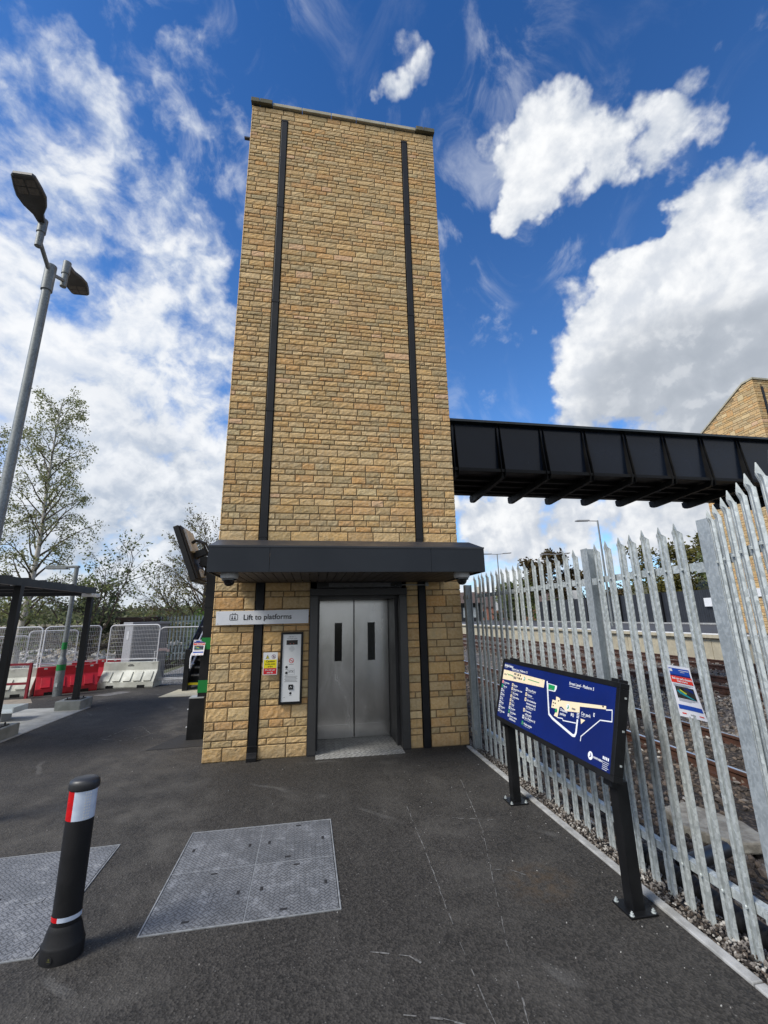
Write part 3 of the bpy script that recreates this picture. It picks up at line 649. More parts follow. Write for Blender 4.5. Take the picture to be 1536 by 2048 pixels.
# ------------------------------------------------------------------ stonework
BASE = [srgb(220, 184, 122), srgb(214, 176, 110), srgb(222, 188, 130), srgb(210, 176, 118), srgb(218, 176, 106), srgb(206, 172, 116), srgb(220, 180, 114), srgb(210, 168, 104), srgb(216, 172, 100), srgb(202, 174, 122)]
def stonework(g, org, u, nrm, W_, H_, holes, seed, rows_reg=999, fine=True, top=None):
    """coursed pitch-faced stones standing proud of a mortar plane. org: lower left corner; u: along; nrm: outwards"""
    rr = random.Random(seed); org, u, nrm = Vector(org), Vector(u), Vector(nrm); J = .0115
    rows = []; z = 0; pat = [.155, .068, .112, .09]; i = 0
    while z < H_ - .03:
        h = pat[i % 4] if z < rows_reg else rr.choice([.068, .062, .072, .108, .098, .09, .082, .058, .104, .075, .112])
        if z + h + J > H_: h = H_ - z - J * .3
        if h < .03: break
        rows.append((z + J / 2, z + J / 2 + h)); z += h + J; i += 1
    blocked = {}
    jump = []
    for r in range(2, len(rows) - 3):
        if rows[r][0] > 2.4 and rr.random() < .55:
            hh = rows[r + 1][1] - rows[r][0]
            if hh < .31:
                for _ in range(1 if W_ < 1.2 else rr.choice([1, 1, 2])):
                    w = rr.uniform(.22, .34); x = rr.uniform(.3, max(.31, W_ - w - .3))
                    ok = all(x + w < h0 - .06 or x > h1 + .06 for h0, h1, _a, _b in holes) and all(x + w < a - .05 or x > b + .05 for q in (r, r + 1) for a, b in blocked.get(q, []))
                    if ok:
                        for q in (r, r + 1): blocked.setdefault(q, []).append((x - J, x + w + J))
                        jump.append((x, x + w, rows[r][0], rows[r + 1][1]))
    stones = list(jump)
    for r, (z0, z1) in enumerate(rows):
        cuts = [(0, 0)] + sorted(blocked.get(r, [])) + [(W_, W_)]
        free = []
        for (a, b), (c_, d_) in zip(cuts, cuts[1:]):
            if c_ - b > .02: free.append((b, c_))
        # split by holes
        fr2 = []
        for a, b in free:
            segs = [(a, b)]
            for hx0, hx1, hz0, hz1 in holes:
                if z1 > hz0 + .01 and z0 < hz1 - .01:
                    ns = []
                    for s0, s1 in segs:
                        if s1 <= hx0 or s0 >= hx1: ns.append((s0, s1)); continue
                        if s0 < hx0 - .02: ns.append((s0, hx0))
                        if s1 > hx1 + .02: ns.append((hx1, s1))
                    segs = ns
            fr2 += segs
        for a, b in fr2:
            x = a; first = True
            base = max(.20, min(.33, (z1 - z0) * 2.5))
            while b - x > .001:
                w = base * rr.uniform(.72, 1.35)
                if first and r % 2: w *= .5
                first = False
                if b - x - w < .09: w = b - x
                if b - x < .42 and b - x - w > 0 and b - x - w < .13: w = (b - x) / 2
                stones.append((x + (J / 2 if x > a + .001 else 0), x + w - (J / 2 if x + w < b - .001 else 0), z0, z1)); x += w
    for si, (x0, x1, z0, z1) in enumerate(stones):
        if x1 - x0 < .012: continue
        if top is not None:
            lim = min(top(x0), top(x1))
            if z0 > lim - .02: continue
            zt = min(z1, lim); z1 = max(zt, z0 + .02)
        c = Vector(rr.choice(BASE)); k = rr.uniform(.84, 1.10); c *= k; L_ = (c.x + c.y + c.z) / 3; c = c.lerp(Vector((L_, L_, L_)), .13)
        if rr.random() < .12: c = c.lerp(Vector(srgb(212, 150, 80)), .42)
        elif rr.random() < (.5 if si < len(jump) else .05): c = c.lerp(Vector(srgb(*rr.choice([(228, 184, 148), (214, 194, 148), (226, 200, 150)]))), .7)
        elif rr.random() < .12: c = c.lerp(Vector(srgb(168, 152, 112)), .5)
        pr = rr.uniform(.006, .0115); jit = lambda s=.004: rr.uniform(-s, s)
        nx = max(2, min(6, int((x1 - x0) / (.045 if fine else .12)))); nzz = 3 if (z1 - z0) > .085 and fine else 2
        bev = min(.007, (z1 - z0) * .14)
        gx = [x0, x0 + bev] + [x0 + bev + (x1 - x0 - 2 * bev) * i / nx for i in range(1, nx)] + [x1 - bev, x1]
        gz = [z0, z0 + bev] + [z0 + bev + (z1 - z0 - 2 * bev) * i / nzz for i in range(1, nzz)] + [z1 - bev, z1]
        o = len(g.v); sx_ = rr.uniform(-.002, .002); sz2 = rr.uniform(-.002, .002)
        for j, zz in enumerate(gz):
            for i, xx in enumerate(gx):
                ed = i in (0, len(gx) - 1) or j in (0, len(gz) - 1)
                if ed: dpt = .0; px, pz = xx, zz
                else:
                    dpt = pr + jit(.003) + sx_ * (2 * i / len(gx) - 1) + sz2 * (2 * j / len(gz) - 1)
                    inner = 1 < i < len(gx) - 2 and 1 < j < len(gz) - 2
                    dpt += .002 if inner else 0
                    px, pz = xx + jit(.002), zz + jit(.002)
                g.v.append(tuple(org + u * px + Vector((0, 0, pz)) + nrm * (max(dpt, .004) if not ed else -.002)))
        w_ = len(gx)
        cc = tuple(c)
        for j in range(len(gz) - 1):
            for i in range(w_ - 1):
                q = o + j * w_ + i; g.f.append([q, q + 1, q + 1 + w_, q + w_]); g.mi.append(0); g.fc.append(cc)

X0, X1, YF, HT = -1.33, 2.21, 6.185, 11.26
def top_prof(t): return HT if t < .42 else HT - (t - .42) * .57      # raking parapet of both towers
DEP = 3.55
tower = thing('lift_tower', 'tall buff stone lift tower with steel doors and black downpipes beside the tarmac', 'lift tower', (.44, YF + 1.7, 0))
g = MB()                                                                # mortar core with the door recess left open
def core(g, x0, x1, yf, m=0, z0=0., dep=DEP):
    pf = [(x0, yf + .0, z0)] + [(x0, yf + t, top_prof(t) - .03) for t in (0, .42, dep)] + [(x0, yf + dep, z0)]
    return pf
yb = YF + .014
def slab(xa, xb, za, zb): g.box(xa, xb, yb, yb + .25, za, zb)
slab(X0 + .012, -.785, 0, HT - .03); slab(-.655, -.03, 0, 10.98); slab(-.785, -.03, 10.98, HT - .03); slab(-.03, 1.37, 2.3, HT - .03); slab(1.37, 1.545, 0, HT - .03); slab(1.668, X1 - .012, 0, HT - .03); slab(1.545, 1.668, 10.96, HT - .03)
g.box(-.785, -.655, yb + .09, yb + .25, 0, 10.98); g.box(1.545, 1.668, yb + .09, yb + .25, 0, 10.96)
for xa, xb in ((X0 + .012, X0 + .25), (X1 - .25, X1 - .012)):
    g.prism([(xa, yb + .25, 0), (xa, yb + .42, HT - .03), (xa, yb + .42, HT - .03), (xa, YF + DEP, top_prof(DEP) - .03), (xa, YF + DEP, 0)][:1] + [(xa, yb + .25, HT - .03), (xa, YF + .42, HT - .03), (xa, YF + DEP, top_prof(DEP) - .03), (xa, YF + DEP, 0)], (xb - xa, 0, 0))
g.box(X0 + .25, X1 - .25, YF + DEP - .25, YF + DEP, 0, top_prof(DEP) - .05)
g.face([(X0 + .1, yb + .2, HT - .08), (X1 - .1, yb + .2, HT - .08), (X1 - .1, YF + DEP, top_prof(DEP) - .1), (X0 + .1, YF + DEP, top_prof(DEP) - .1)])
P('wall', g, M['mortar'], tower)
g = MB()
stonework(g, (X0, YF + .014, 0), (1, 0, 0), (0, -1, 0), X1 - X0, HT - .01,
          [(-.785 - X0, -.655 - X0, -1, 10.98), (1.545 - X0, 1.668 - X0, -1, 10.96), (-.03 - X0, 1.37 - X0, -1, 2.30)], 21, rows_reg=2.9)
stonework(g, (X0 + .012, YF + DEP, 0), (0, -1, 0), (-1, 0, 0), DEP, HT - .01, [], 22, rows_reg=2.9, fine=False, top=lambda t: top_prof(DEP - t) - .02)
stonework(g, (X1 - .012, YF + .02, 0), (0, 1, 0), (1, 0, 0), DEP - .02, HT - .01, [], 23, rows_reg=2.9, fine=False, top=lambda t: top_prof(t) - .02)
P('stone_facing', g, M['stone'], tower)
# coping stones
g = MB(); xs_ = [-.955, -.40, .16, .65, 1.24, 1.85]
for a, b in zip(xs_, xs_[1:]): g.box(a + .004, b - .004, YF - .035, YF + .30, HT - .0, HT + .075)
P('coping', g, M['coping'], tower, bevel=.008)
for xa, xb in ((X0 - .02, -.96), (1.855, X1 + .025)):
    g = MB(); mid = (xa + xb) / 2 - .04
    g.box(xa, mid - .006, YF - .06, YF + .36, HT + .0, HT + .10); g.box(mid + .006, xb, YF - .06, YF + .36, HT + .0, HT + .10); g.box(mid - .01, mid + .01, YF - .064, YF, HT + .0, HT + .04)
    P('coping_block', g, M['copdark'], tower, bevel=.006)
g = MB()
for xa in (X0 - .02, X1 - .22): g.prism([(xa, YF + .4, HT + .0), (xa, YF + DEP + .05, top_prof(DEP + .05)), (xa, YF + DEP + .05, top_prof(DEP + .05) + .08), (xa, YF + .4, HT + .08)], (.25, 0, 0))
P('side_coping', g, M['copdark'], tower)
# downpipes in their slots
def pipe(x0, x1, z1, shoe):
    g = MB(); g.box(x0 + .012, x1 - .012, YF - .006, YF + .085, .0 if not shoe else .16, z1 - .03)
    o = P('downpipe', g, M['pipe'], tower, bevel=.006)
    g = MB()
    for zz in (1.95, 2.9, 4.9, 6.9, 8.9): g.box(x0 + .006, x1 - .006, YF - .011, YF + .03, zz, zz + .05)
    g.box(x0 + .002, x1 - .002, YF - .010, YF + .09, z1 - .03, z1 - .0)
    P('pipe_collar', g, M['pipe'], o)
    if shoe:
        g = MB(); g.prism([(x0 + .002, YF + .08, .17), (x0 + .002, YF - .02, .17), (x0 + .002, YF - .02, .09), (x0 + .002, YF - .075, .045), (x0 + .002, YF - .075, .0), (x0 + .002, YF + .08, .0)], (x1 - x0 - .004, 0, 0))
        P('pipe_shoe', g, M['black'], o, bevel=.004)
pipe(-.785, -.655, 10.98, True); pipe(1.545, 1.668, 10.96, False)
g = MB(); g.box(X0 - .11, X0 + .02, YF + .05, YF + .10, 10.47, 10.50)
P('overflow_spout', g, M['frame'], tower)
# door surround, leaves, sill
g = MB()
g.box(-.03, .085, YF - .022, YF + .16, .0, 2.06); g.box(1.255, 1.37, YF - .022, YF + .16, .0, 2.06)
fr = P('door_frame', g, M['frame'], tower, bevel=.004)
g = MB(); g.box(-.022, .078, YF - .026, YF - .0225, .02, 2.03); g.box(1.262, 1.362, YF - .026, YF - .0225, .02, 2.03); P('jamb_facing', g, M['perf'], fr)
g = MB(); g.box(-.035, 1.375, YF - .03, YF + .2, 2.062, 2.16); P('door_head', g, M['frame'], fr, bevel=.004)
g = MB(); g.box(-.03, .11, YF + .161, YF + .80, 0, 2.15); g.box(1.215, 1.37, YF + .161, YF + .80, 0, 2.15); g.box(.11, 1.215, YF + .161, YF + .80, 2.02, 2.15)
P('door_lining', g, M['frame'], tower)
g = MB(); g.box(.11, 1.215, YF + .80, YF + 1.0, 0, 2.15); P('shaft_face', g, M['dark'], tower)
yd = YF + .70
for xa, xb in ((.115, .655), (.668, 1.21)):
    g = MB(); g.box(xa, xb, yd, yd + .045, .012, 2.02)
    dr = P('lift_door', g, M['steel'], tower, bevel=.004)
    g = MB(); g.box(xa + .002, xb - .002, yd - .006, yd - .001, .02, .20); P('kick_plate', g, M['steel'], dr)
    xc = .415 if xa < .5 else .935
    g = MB(); g.box(xc - .052, xc + .052, yd - .004, yd - .0015, 1.10, 1.67); P('vision_panel', g, M['glass'], dr)
    g = MB()
    for p_ in ((xc - .058, xc - .0525), (xc + .0525, xc + .058)): g.box(p_[0], p_[1], yd - .008, yd, 1.095, 1.675)
    P('vision_frame', g, M['frame'], dr)
g = MB(); g.box(.085, 1.255, YF - .03, yd + .04, -.05, .011); P('door_sill', g, M['chequer'], tower)
g = MB(); g.box(.085, 1.255, YF - .16, YF - .031, -.05, .006); P('ramp_plate', g, M['chequer'], tower)
# lamp housing over the door and a cable conduit
g = MB(); g.box(.06, 1.29, YF - .075, YF + .02, 2.162, 2.285); lh = P('lamp_housing', g, M['dark'], tower, bevel=.004)
g = MB(); g.box(.23, 1.12, YF - .10, YF - .076, 2.178, 2.232); P('lamp_lens', g, mat('lamp_lens', (.10, .10, .105), None, 3, .25), lh)
g = MB(); g.tube([(1.295, YF - .03, 2.205), (1.66, YF - .05, 2.2)], .007); g.lathe([(.028, 0), (.028, .045), (.012, .06)], (1.675, YF - .05, 2.185), 12); P('conduit', g, M['grey'], tower, smooth=.6)
# entrance canopy: boxed fascia, chamfered top, boarded soffit
cx0, cx1, cyf, czb, czt = -1.09, 1.97, 4.63, 2.235, 2.515
g = MB(); seams = [cx0, -.46, 1.33, cx1]
for a, b in zip(seams, seams[1:]):
    g.box(a + (.0015 if a > cx0 else 0), b - (.0015 if b < cx1 else 0), cyf, cyf + .02, czb, czt)
can = P('canopy', g, M['fascia'], tower, label='dark grey boxed canopy over the lift doors', bevel=.002)
g = MB()
for xa in (cx0, cx1 - .02): g.prism([(xa, cyf + .021, czb), (xa, YF - .03, czb), (xa, YF - .03, 2.655), (xa, 5.09, 2.655), (xa, cyf + .021, czt)], (.02, 0, 0))
P('canopy_side', g, M['fascia'], can)
g = MB()
for a, b in zip(seams, seams[1:]):
    g.face([(a, cyf, czt + .002), (b, cyf, czt + .002), (b, 5.09, 2.66), (a, 5.09, 2.66)]); g.face([(a, 5.09, 2.66), (b, 5.09, 2.66), (b, YF - .02, 2.66), (a, YF - .02, 2.66)])
g.box(cx0 - .004, cx1 + .004, cyf - .004, cyf + .01, czt - .012, czt + .006)
P('canopy_top', g, M['ridge'], can)
g = MB(); y = cx0 + .03
while y < cx1 - .03: g.box(y, min(y + .094, cx1 - .03), cyf + .03, YF - .03, czb + .012, czb + .03); y += .103
g.box(cx0 + .02, cx1 - .02, cyf + .02, YF - .02, czb + .031, czb + .05, 1)
P('soffit', g, [M['soffit'], M['dark']], can)

# security cameras under the canopy
def dome(x, y, lab):
    t = thing('dome_camera', lab, 'security camera', (x, y, 2.235), 'dome cameras under the canopy')
    g = MB(); g.lathe([(.02, .012), (.088, .012), (.095, -.01), (.090, -.05), (.07, -.062)], (x, y, 2.235), 20); P('housing', g, M['domew'], t, smooth=.7)
    g = MB(); g.lathe([(.078, -.060), (.078, -.074), (.058, -.082), (.055, -.098), (.044, -.118), (.024, -.133), (.0, -.136)], (x, y, 2.235), 20); P('dome', g, M['domeb'], t, smooth=.7)
dome(-.89, 4.80, 'white dome camera with black bubble under the canopy corner nearer the lift sign')
dome(1.74, 4.80, 'white dome camera with black bubble under the canopy corner nearer the palisade fence')

# wall signs
ys_ = YF - .034
t = thing('lift_sign', 'long silver sign reading Lift to platforms, left of the doors', 'sign', (-.66, ys_, 1.77))
g = MB(); g.prism([(-1.275, ys_, 1.680), (-.046, ys_, 1.686), (-.046, ys_, 1.872), (-1.28, ys_, 1.862)], (0, .012, 0)); P('sign_plate', g, M['signw'], t, bevel=.002)
g = MB(); a = Plane2(g, (-1.28, ys_ - .001, 1.68), (1, 0, .006), (0, 0, 1))
g2 = MB(); text_geo(g2, 'Lift to platforms', (-.925, ys_ - .001, 1.745), (1, 0, .006), (0, 0, 1), .099, 0, bold=.0014)
P('lettering', g2, M['ink'], t)
px, pz = .182, .062
def rrect(a, x, y, w, h, r, lw, m):
    pts = []
    for cx, cy, s in ((x + w - r, y + h - r, 0), (x + r, y + h - r, 90), (x + r, y + r, 180), (x + w - r, y + r, 270)):
        for i in range(5): pts.append((cx + r * math.cos(rad(s + 22.5 * i)), cy + r * math.sin(rad(s + 22.5 * i))))
    pts.append(pts[0]); a.line(pts, lw, m)
rrect(a, px, pz, .10, .075, .012, .007, 0)
for q in (.03, .065): a.disc(px + q, pz + .052, .007, 0); a.poly([(px + q - .013, pz + .012), (px + q + .013, pz + .012), (px + q + .004, pz + .043), (px + q - .004, pz + .043)], 0)
for q, s in ((.035, 1), (.065, -1)): a.poly([(px + q - .009, pz + .088 - .006 * s), (px + q + .009, pz + .088 - .006 * s), (px + q, pz + .088 + .009 * s)][::s], 0)
P('pictogram', g, M['ink'], t)
g = MB()
for x, z in ((-1.255, 1.70), (-1.255, 1.84), (-.07, 1.705), (-.07, 1.852), (-.66, 1.695), (-.66, 1.857)): g.lathe([(.006, 0), (.004, .003)], (x, ys_ - .001, z), 8)
P('screw', g, M['grey'], t)

t = thing('call_panel', 'tall silver lift call panel in a black frame beside the doors', 'call panel', (-.26, ys_, 1.11))
g = MB()
for q in ((-.41, -.382, .652, 1.57), (-.138, -.109, .652, 1.57), (-.382, -.138, .652, .682), (-.382, -.138, 1.540, 1.57)): g.box(q[0], q[1], ys_ - .012, ys_ + .03, q[2], q[3])
P('frame', g, M['black'], t, bevel=.002)
g = MB(); g.box(-.383, -.137, ys_ - .004, ys_ + .02, .681, 1.541); a = Plane2(g, (-.26, ys_ - .004, 0), (1, 0, 0), (0, 0, 1))
a.text('Lift No. 1', 0, 1.503, .022, 0, 'CENTER'); a.text('Car Park Level', 0, 1.478, .022, 0, 'CENTER')
for i in range(7): a.rect(-.04 + .0001, .958 + i * .018, .04 if i > 4 else .085, .962 + i * .018, 0) if i > 4 else a.rect(-.085 + .01 * (i % 2), .93 + i * .016, .085 - .012 * (i % 2), .934 + i * .016, 0)
rrect(a, -.045, 1.015, .09, .075, .01, .003, 1); a.ring(.0, 1.05, .022, .006, 0); a.rect(-.022, 1.02, .022, 1.048, 2, .0014)
a.disc(-.062, 1.115, .017, 0); a.rect(-.08, 1.085, -.045, 1.089, 0); a.disc(-.062, 1.042, .017, 0); a.rect(-.08, 1.012, -.045, 1.016, 0)
a.ring(.0, 1.197, .032, .008, 3); a.disc(.0, 1.197, .024, 4, .0012); a.line([(-.02, 1.217), (.02, 1.177)], .007, 3, .0016); a.rect(-.014, 1.19, .014, 1.199, 0, .0014); a.rect(-.03, 1.148, .03, 1.152, 0)
a.disc(0, .785, .016, 0); a.rect(-.016, .757, .016, .760, 0); a.rect(-.09, .735, -.07, .738, 0)
g.mi[:6] = [2] * 6
pp = P('face_plate', g, [M['ink'], M['grey'], M['panel'], M['red'], M['white']], t)
g = MB(); a = Plane2(g, (-.26, ys_ - .004, 0), (1, 0, 0), (0, 0, 1)); a.rect(-.074, 1.403, .076, 1.464, 0)
for q in (-.022, .022): a.disc(q, 1.417, .006, 1, .0016)
P('display', g, [M['leds'], mat('led_red', (.5, .12, .08), None, 2, .4)], pp)
g = MB(); a = Plane2(g, (-.26, ys_ - .004, 0), (1, 0, 0), (0, 0, 1))
for i in range(-4, 5):
    for j in range(-4, 5):
        if i * i + j * j <= 17: a.disc(i * .0085, 1.35 + j * .0085, .0026, 0, .001, 6)
P('speaker_grille', g, M['grey'], pp)
g = MB(); g.box(-.289, -.228, ys_ - .014, ys_ - .0045, .832, .895); bt = P('call_button', g, M['black'], pp, bevel=.006)
g = MB(); a = Plane2(g, (-.2585, ys_ - .0145, .8635), (1, 0, 0), (0, 0, 1)); a.line([(-.013, -.012), (0, .012), (.013, -.012)], .005, 0); P('button_arrow', g, M['panel'], bt)

t = thing('caution_sign', 'small yellow, red and white fire caution sign on the stone wall', 'sign', (-.54, ys_, 1.17))
g = MB(); g.box(-.632, -.444, ys_, ys_ + .006, 1.026, 1.312); P('sign_plate', g, M['white'], t)
g = MB(); a = Plane2(g, (-.538, ys_, 0), (1, 0, 0), (0, 0, 1))
a.rect(-.084, 1.112, .084, 1.218, 0); a.rect(-.084, 1.034, .084, 1.110, 1)
a.poly([(-.062, 1.232), (-.014, 1.232), (-.038, 1.283)], 3); a.poly([(-.055, 1.236), (-.021, 1.236), (-.038, 1.273)], 0, .0016); a.rect(-.0405, 1.240, -.0355, 1.260, 3, .002)
a.ring(.043, 1.256, .027, .005, 4); a.line([(.025, 1.274), (.061, 1.238)], .005, 4, .0014); a.rect(.036, 1.243, .05, 1.268, 3, .0012)
a.text('Caution', 0, 1.187, .036, 3, 'CENTER', .002, .0008); a.text('in the event', 0, 1.155, .027, 3, 'CENTER', .002, .0005); a.text('of fire', 0, 1.122, .027, 3, 'CENTER', .002, .0005)
a.text('Do not use', 0, 1.080, .028, 2, 'CENTER', .002, .0005); a.text('this lift', 0, 1.046, .028, 2, 'CENTER', .002, .0005)
P('lettering', g, [M['yellow'], M['red'], M['white'], M['ink'], flat('ring_purple', srgb(120, 60, 110), .5)], t)

# ------------------------------------------------------------------ footbridge and the far tower
YB0, YB1, ZB, ZT = 9.23, 11.45, 5.17, 6.56
fb = thing('footbridge', 'dark navy steel footbridge spanning the tracks between the two stone towers', 'footbridge', (10, 10.3, 0))
g = MB(); g.box(2.25, 27, YB0 + .17, YB0 + .185, ZB + .10, ZT - .06); P('side_panel', g, M['bridge'], fb)
g = MB(); g.box(2.25, 27, YB1 - .185, YB1 - .17, ZB + .10, ZT - .06); P('side_panel', g, M['bridge'], fb)
g = MB(); g.box(2.25, 27, YB0 + .02, YB0 + .24, ZT - .06, ZT); g.box(2.25, 27, YB1 - .24, YB1 - .02, ZT - .06, ZT); P('top_rail', g, mat('bridge_top_rail', (.012, .022, .026), None, 2, .4), fb)
g = MB(); g.box(2.25, 27, YB0 + .04, YB0 + .26, ZB + .02, ZB + .10); g.box(2.25, 27, YB1 - .26, YB1 - .04, ZB + .02, ZB + .10); P('bottom_flange', g, M['bridgeu'], fb)
g = MB(); g.box(2.25, 27, YB0 + .27, YB1 - .27, ZB + .06, ZB + .09)
for yy in (YB0 + .62, YB0 + 1.08, YB0 + 1.55): g.box(2.25, 27, yy, yy + .07, ZB - .02, ZB + .059)
P('deck', g, M['bridgeu'], fb)
sx0 = 4.62 - 1.215 * 2
for i in range(20):
    x = sx0 + 1.215 * i
    if x < 2.3 or x > 26.5: continue
    for yo, sgn in ((YB0 + .169, -1), (YB1 - .169, 1)):
        g = MB()
        for xa in (-.055, .043): g.prism([(x + xa, yo, ZT - .062), (x + xa, yo + sgn * .03, ZT - .062), (x + xa, yo + sgn * .17, ZB + .02), (x + xa, yo + sgn * .13, ZB - .11), (x + xa, yo, ZB - .13)], (.012, 0, 0))
        P('stiffener', g, M['bridgeu'], fb)
    g = MB(); y1_ = YB1 + .06
    g.prism([(x - .05, YB0 + .1, ZB + .018), (x - .05, YB0 + .1, ZB - .12), (x - .05, y1_ - .20, ZB - .20), (x - .05, y1_ - .08, ZB - .19), (x - .05, y1_ - .01, ZB - .14), (x - .05, y1_, ZB - .06), (x - .05, y1_, ZB + .018)], (.10, 0, 0)); P('crossbeam', g, M['bridgeu'], fb)

XA, YA, ZA = 18.2, 13.16, .80
t = thing('lift_tower', 'far buff stone lift tower with a raking parapet on the platform beyond the footbridge', 'lift tower', (XA + 1.7, YA + 1.6, ZA))
g = MB()
g.prism([(XA + .014, YA + .014, ZA), (XA + .014, YA + .014, HT - .03), (XA + .014, YA + .42, HT - .03), (XA + .014, YA + 3.1, top_prof(3.1) - .03), (XA + .014, YA + 3.1, ZA)], (3.5, 0, 0)); P('wall', g, M['mortar'], t)
g = MB()
stonework(g, (XA + .014, YA + 3.1, ZA), (0, -1, 0), (-1, 0, 0), 3.1, HT - ZA, [], 31, fine=False, top=lambda q: top_prof(3.1 - q) - ZA - .02)
stonework(g, (XA, YA + .014, ZA), (1, 0, 0), (0, -1, 0), 3.5, HT - ZA - .01, [(.36, .48, -1, 10.16 - 0.0)], 32, fine=False)
P('stone_facing', g, M['stone'], t)
g = MB(); g.box(XA - .02, XA + 3.5, YA - .04, YA + .42, HT, HT + .08)
g.prism([(XA - .02, YA + .421, HT), (XA - .02, YA + 3.15, top_prof(3.15)), (XA - .02, YA + 3.15, top_prof(3.15) + .08), (XA - .02, YA + .421, HT + .08)], (.3, 0, 0)); P('coping', g, M['coping'], t)
g = MB(); g.box(XA + .365, XA + .475, YA - .012, YA + .05, ZA, 10.95); P('downpipe', g, M['pipe'], t)
t = thing('platform_sign', 'white band sign fixed across the far stone tower', 'sign', (XA - .05, YA + 1.2, 2.45))
g = MB(); g.box(XA - .05, XA - .03, YA + .2, YA + 2.42, 2.28, 2.62); P('sign_plate', g, M['white'], t)
t = thing('staircase', 'dark steel stair enclosure behind the far stone tower', 'staircase', (19.5, 16.9, ZA))
g = MB(); g.prism([(18.7, 16.4, 2.2), (18.7, 17.3, 1.7), (18.7, 17.3, 2.9), (18.7, 16.4, 3.4)], (.08, 0, 0)); g.box(18.7, 18.82, 16.3, 16.42, ZA, 3.5); g.box(18.7, 18.82, 17.2, 17.32, ZA, 3.0); g.box(18.83, 20.6, 17.2, 17.25, ZA, 3.3); P('balustrade', g, M['black'], t)
g = MB()
for i in range(3): g.box(18.83, 20.6, 16.4 + .26 * i, 16.66 + .26 * i, 1.9 - .19 * i, 1.95 - .19 * i)
P('tread', g, M['grey'], t)

# ------------------------------------------------------------------ palisade fence by the track
def pale_mesh(h0, h1, w=.069):
    sec = [(-.5, .007, .085), (-.42, -.004, .072), (-.24, -.007, .060), (-.10, -.004, .050), (-.022, .015, .012), (.022, .015, .012), (.10, -.004, .050), (.24, -.007, .060), (.42, -.004, .072), (.5, .007, .085)]
    g = MB(); T = .003
    for side in (0, 1):
        for zi in range(4):
            for u, dpt, dz in sec:
                z = [h0, h1 - .13, h1 - .09, h1 - dz][zi]
                bend = 0 if zi < 3 else -.030 * (1 - dz / .085)
                g.v.append((dpt + bend + side * T, u * w, z))
    k = len(sec)
    def q(s, z, i): return s * 4 * k + z * k + i
    for z in range(3):
        for i in range(k - 1):
            g.f.append([q(0, z, i + 1), q(0, z, i), q(0, z + 1, i), q(0, z + 1, i + 1)]); g.f.append([q(1, z, i), q(1, z, i + 1), q(1, z + 1, i + 1), q(1, z + 1, i)])
        for i in (0, k - 1):
            f = [q(0, z, i), q(1, z, i), q(1, z + 1, i), q(0, z + 1, i)]; g.f.append(f if i == k - 1 else f[::-1])
    for i in range(k - 1):
        g.f.append([q(0, 0, i), q(0, 0, i + 1), q(1, 0, i + 1), q(1, 0, i)]); g.f.append([q(0, 3, i + 1), q(0, 3, i), q(1, 3, i), q(1, 3, i + 1)])
    g.mi += [0] * len(g.f); g.fc += [None] * len(g.f)
    # bolt heads on the two rails
    for z in (.195, 2.02): g.lathe([(.009, -.008), (.009, .002), (.004, .006)], (-.008, 0, z), 6)
    return g
def ipost(g, x, y, h, w=.085, dpt=.10, z0=-.3):
    g.box(x, x + .009, y - w / 2, y + w / 2, z0, h); g.box(x + dpt - .009, x + dpt, y - w / 2, y + w / 2, z0, h); g.box(x + .0091, x + dpt - .0091, y - .004, y + .004, z0, h)
fence = thing('palisade_fence', 'galvanised spiked palisade fence running beside the track from the lift tower', 'fence', (2.37, 4.2, 0))
pale0 = P('pale', pale_mesh(-.055, 2.335), M['galv'], fence, local=True, smooth=.6)
def add_pale(parent, y, first=None, dz=0.):
    o = first or pale0.copy()
    if first is None: COL.objects.link(o)
    o.parent = parent; o.location = (0, y, dz); o.rotation_euler = (random.uniform(-.004, .004), random.uniform(-.004, .004), random.uniform(-.05, .05))
yy = [5.99 - .1555 * i for i in range(17)] + [3.20 - .137 * i for i in range(7)]
for i, y in enumerate(yy): add_pale(fence, y - 4.2, pale0 if i == 0 else None, random.uniform(-.006, .006))
for y, h, x in ((6.11, 2.19, 2.245), (3.345, 2.30, 2.35), (2.175, 2.30, 2.36)):
    g = MB(); ipost(g, x, y, h); po = P('post', g, M['galvp'], fence, bevel=.002)
    g = MB()
    for z in (.16, 1.98): g.box(x + .01, x + .016, y - .11, y - .051, z, z + .055); g.box(x + .01, x + .016, y + .051, y + .11, z, z + .055)
    P('fishplate', g, M['galv'], po)
for za in (.17, 1.995):
    g = MB()
    for a, b in ((3.42, 6.05), (2.25, 3.27)): g.box(2.387, 2.393, a, b, za, za + .05); g.box(2.3931, 2.437, a, b, za + .044, za + .05)
    P('fence_rail', g, M['galv'], fence)
f2 = thing('palisade_fence', 'return run of galvanised spiked palisade fence turning towards the foreground at the right', 'fence', (2.335, 2.13, 0), rotz=rad(-35.4))
for i in range(11): add_pale(f2, -.10 - .152 * i)
for za in (.17, 1.995):
    g = MB(); g.box(.017, .023, -1.8, -.02, za, za + .05); g.box(.0231, .067, -1.8, -.02, za + .044, za + .05); P('fence_rail', g, M['galv'], f2, local=True)
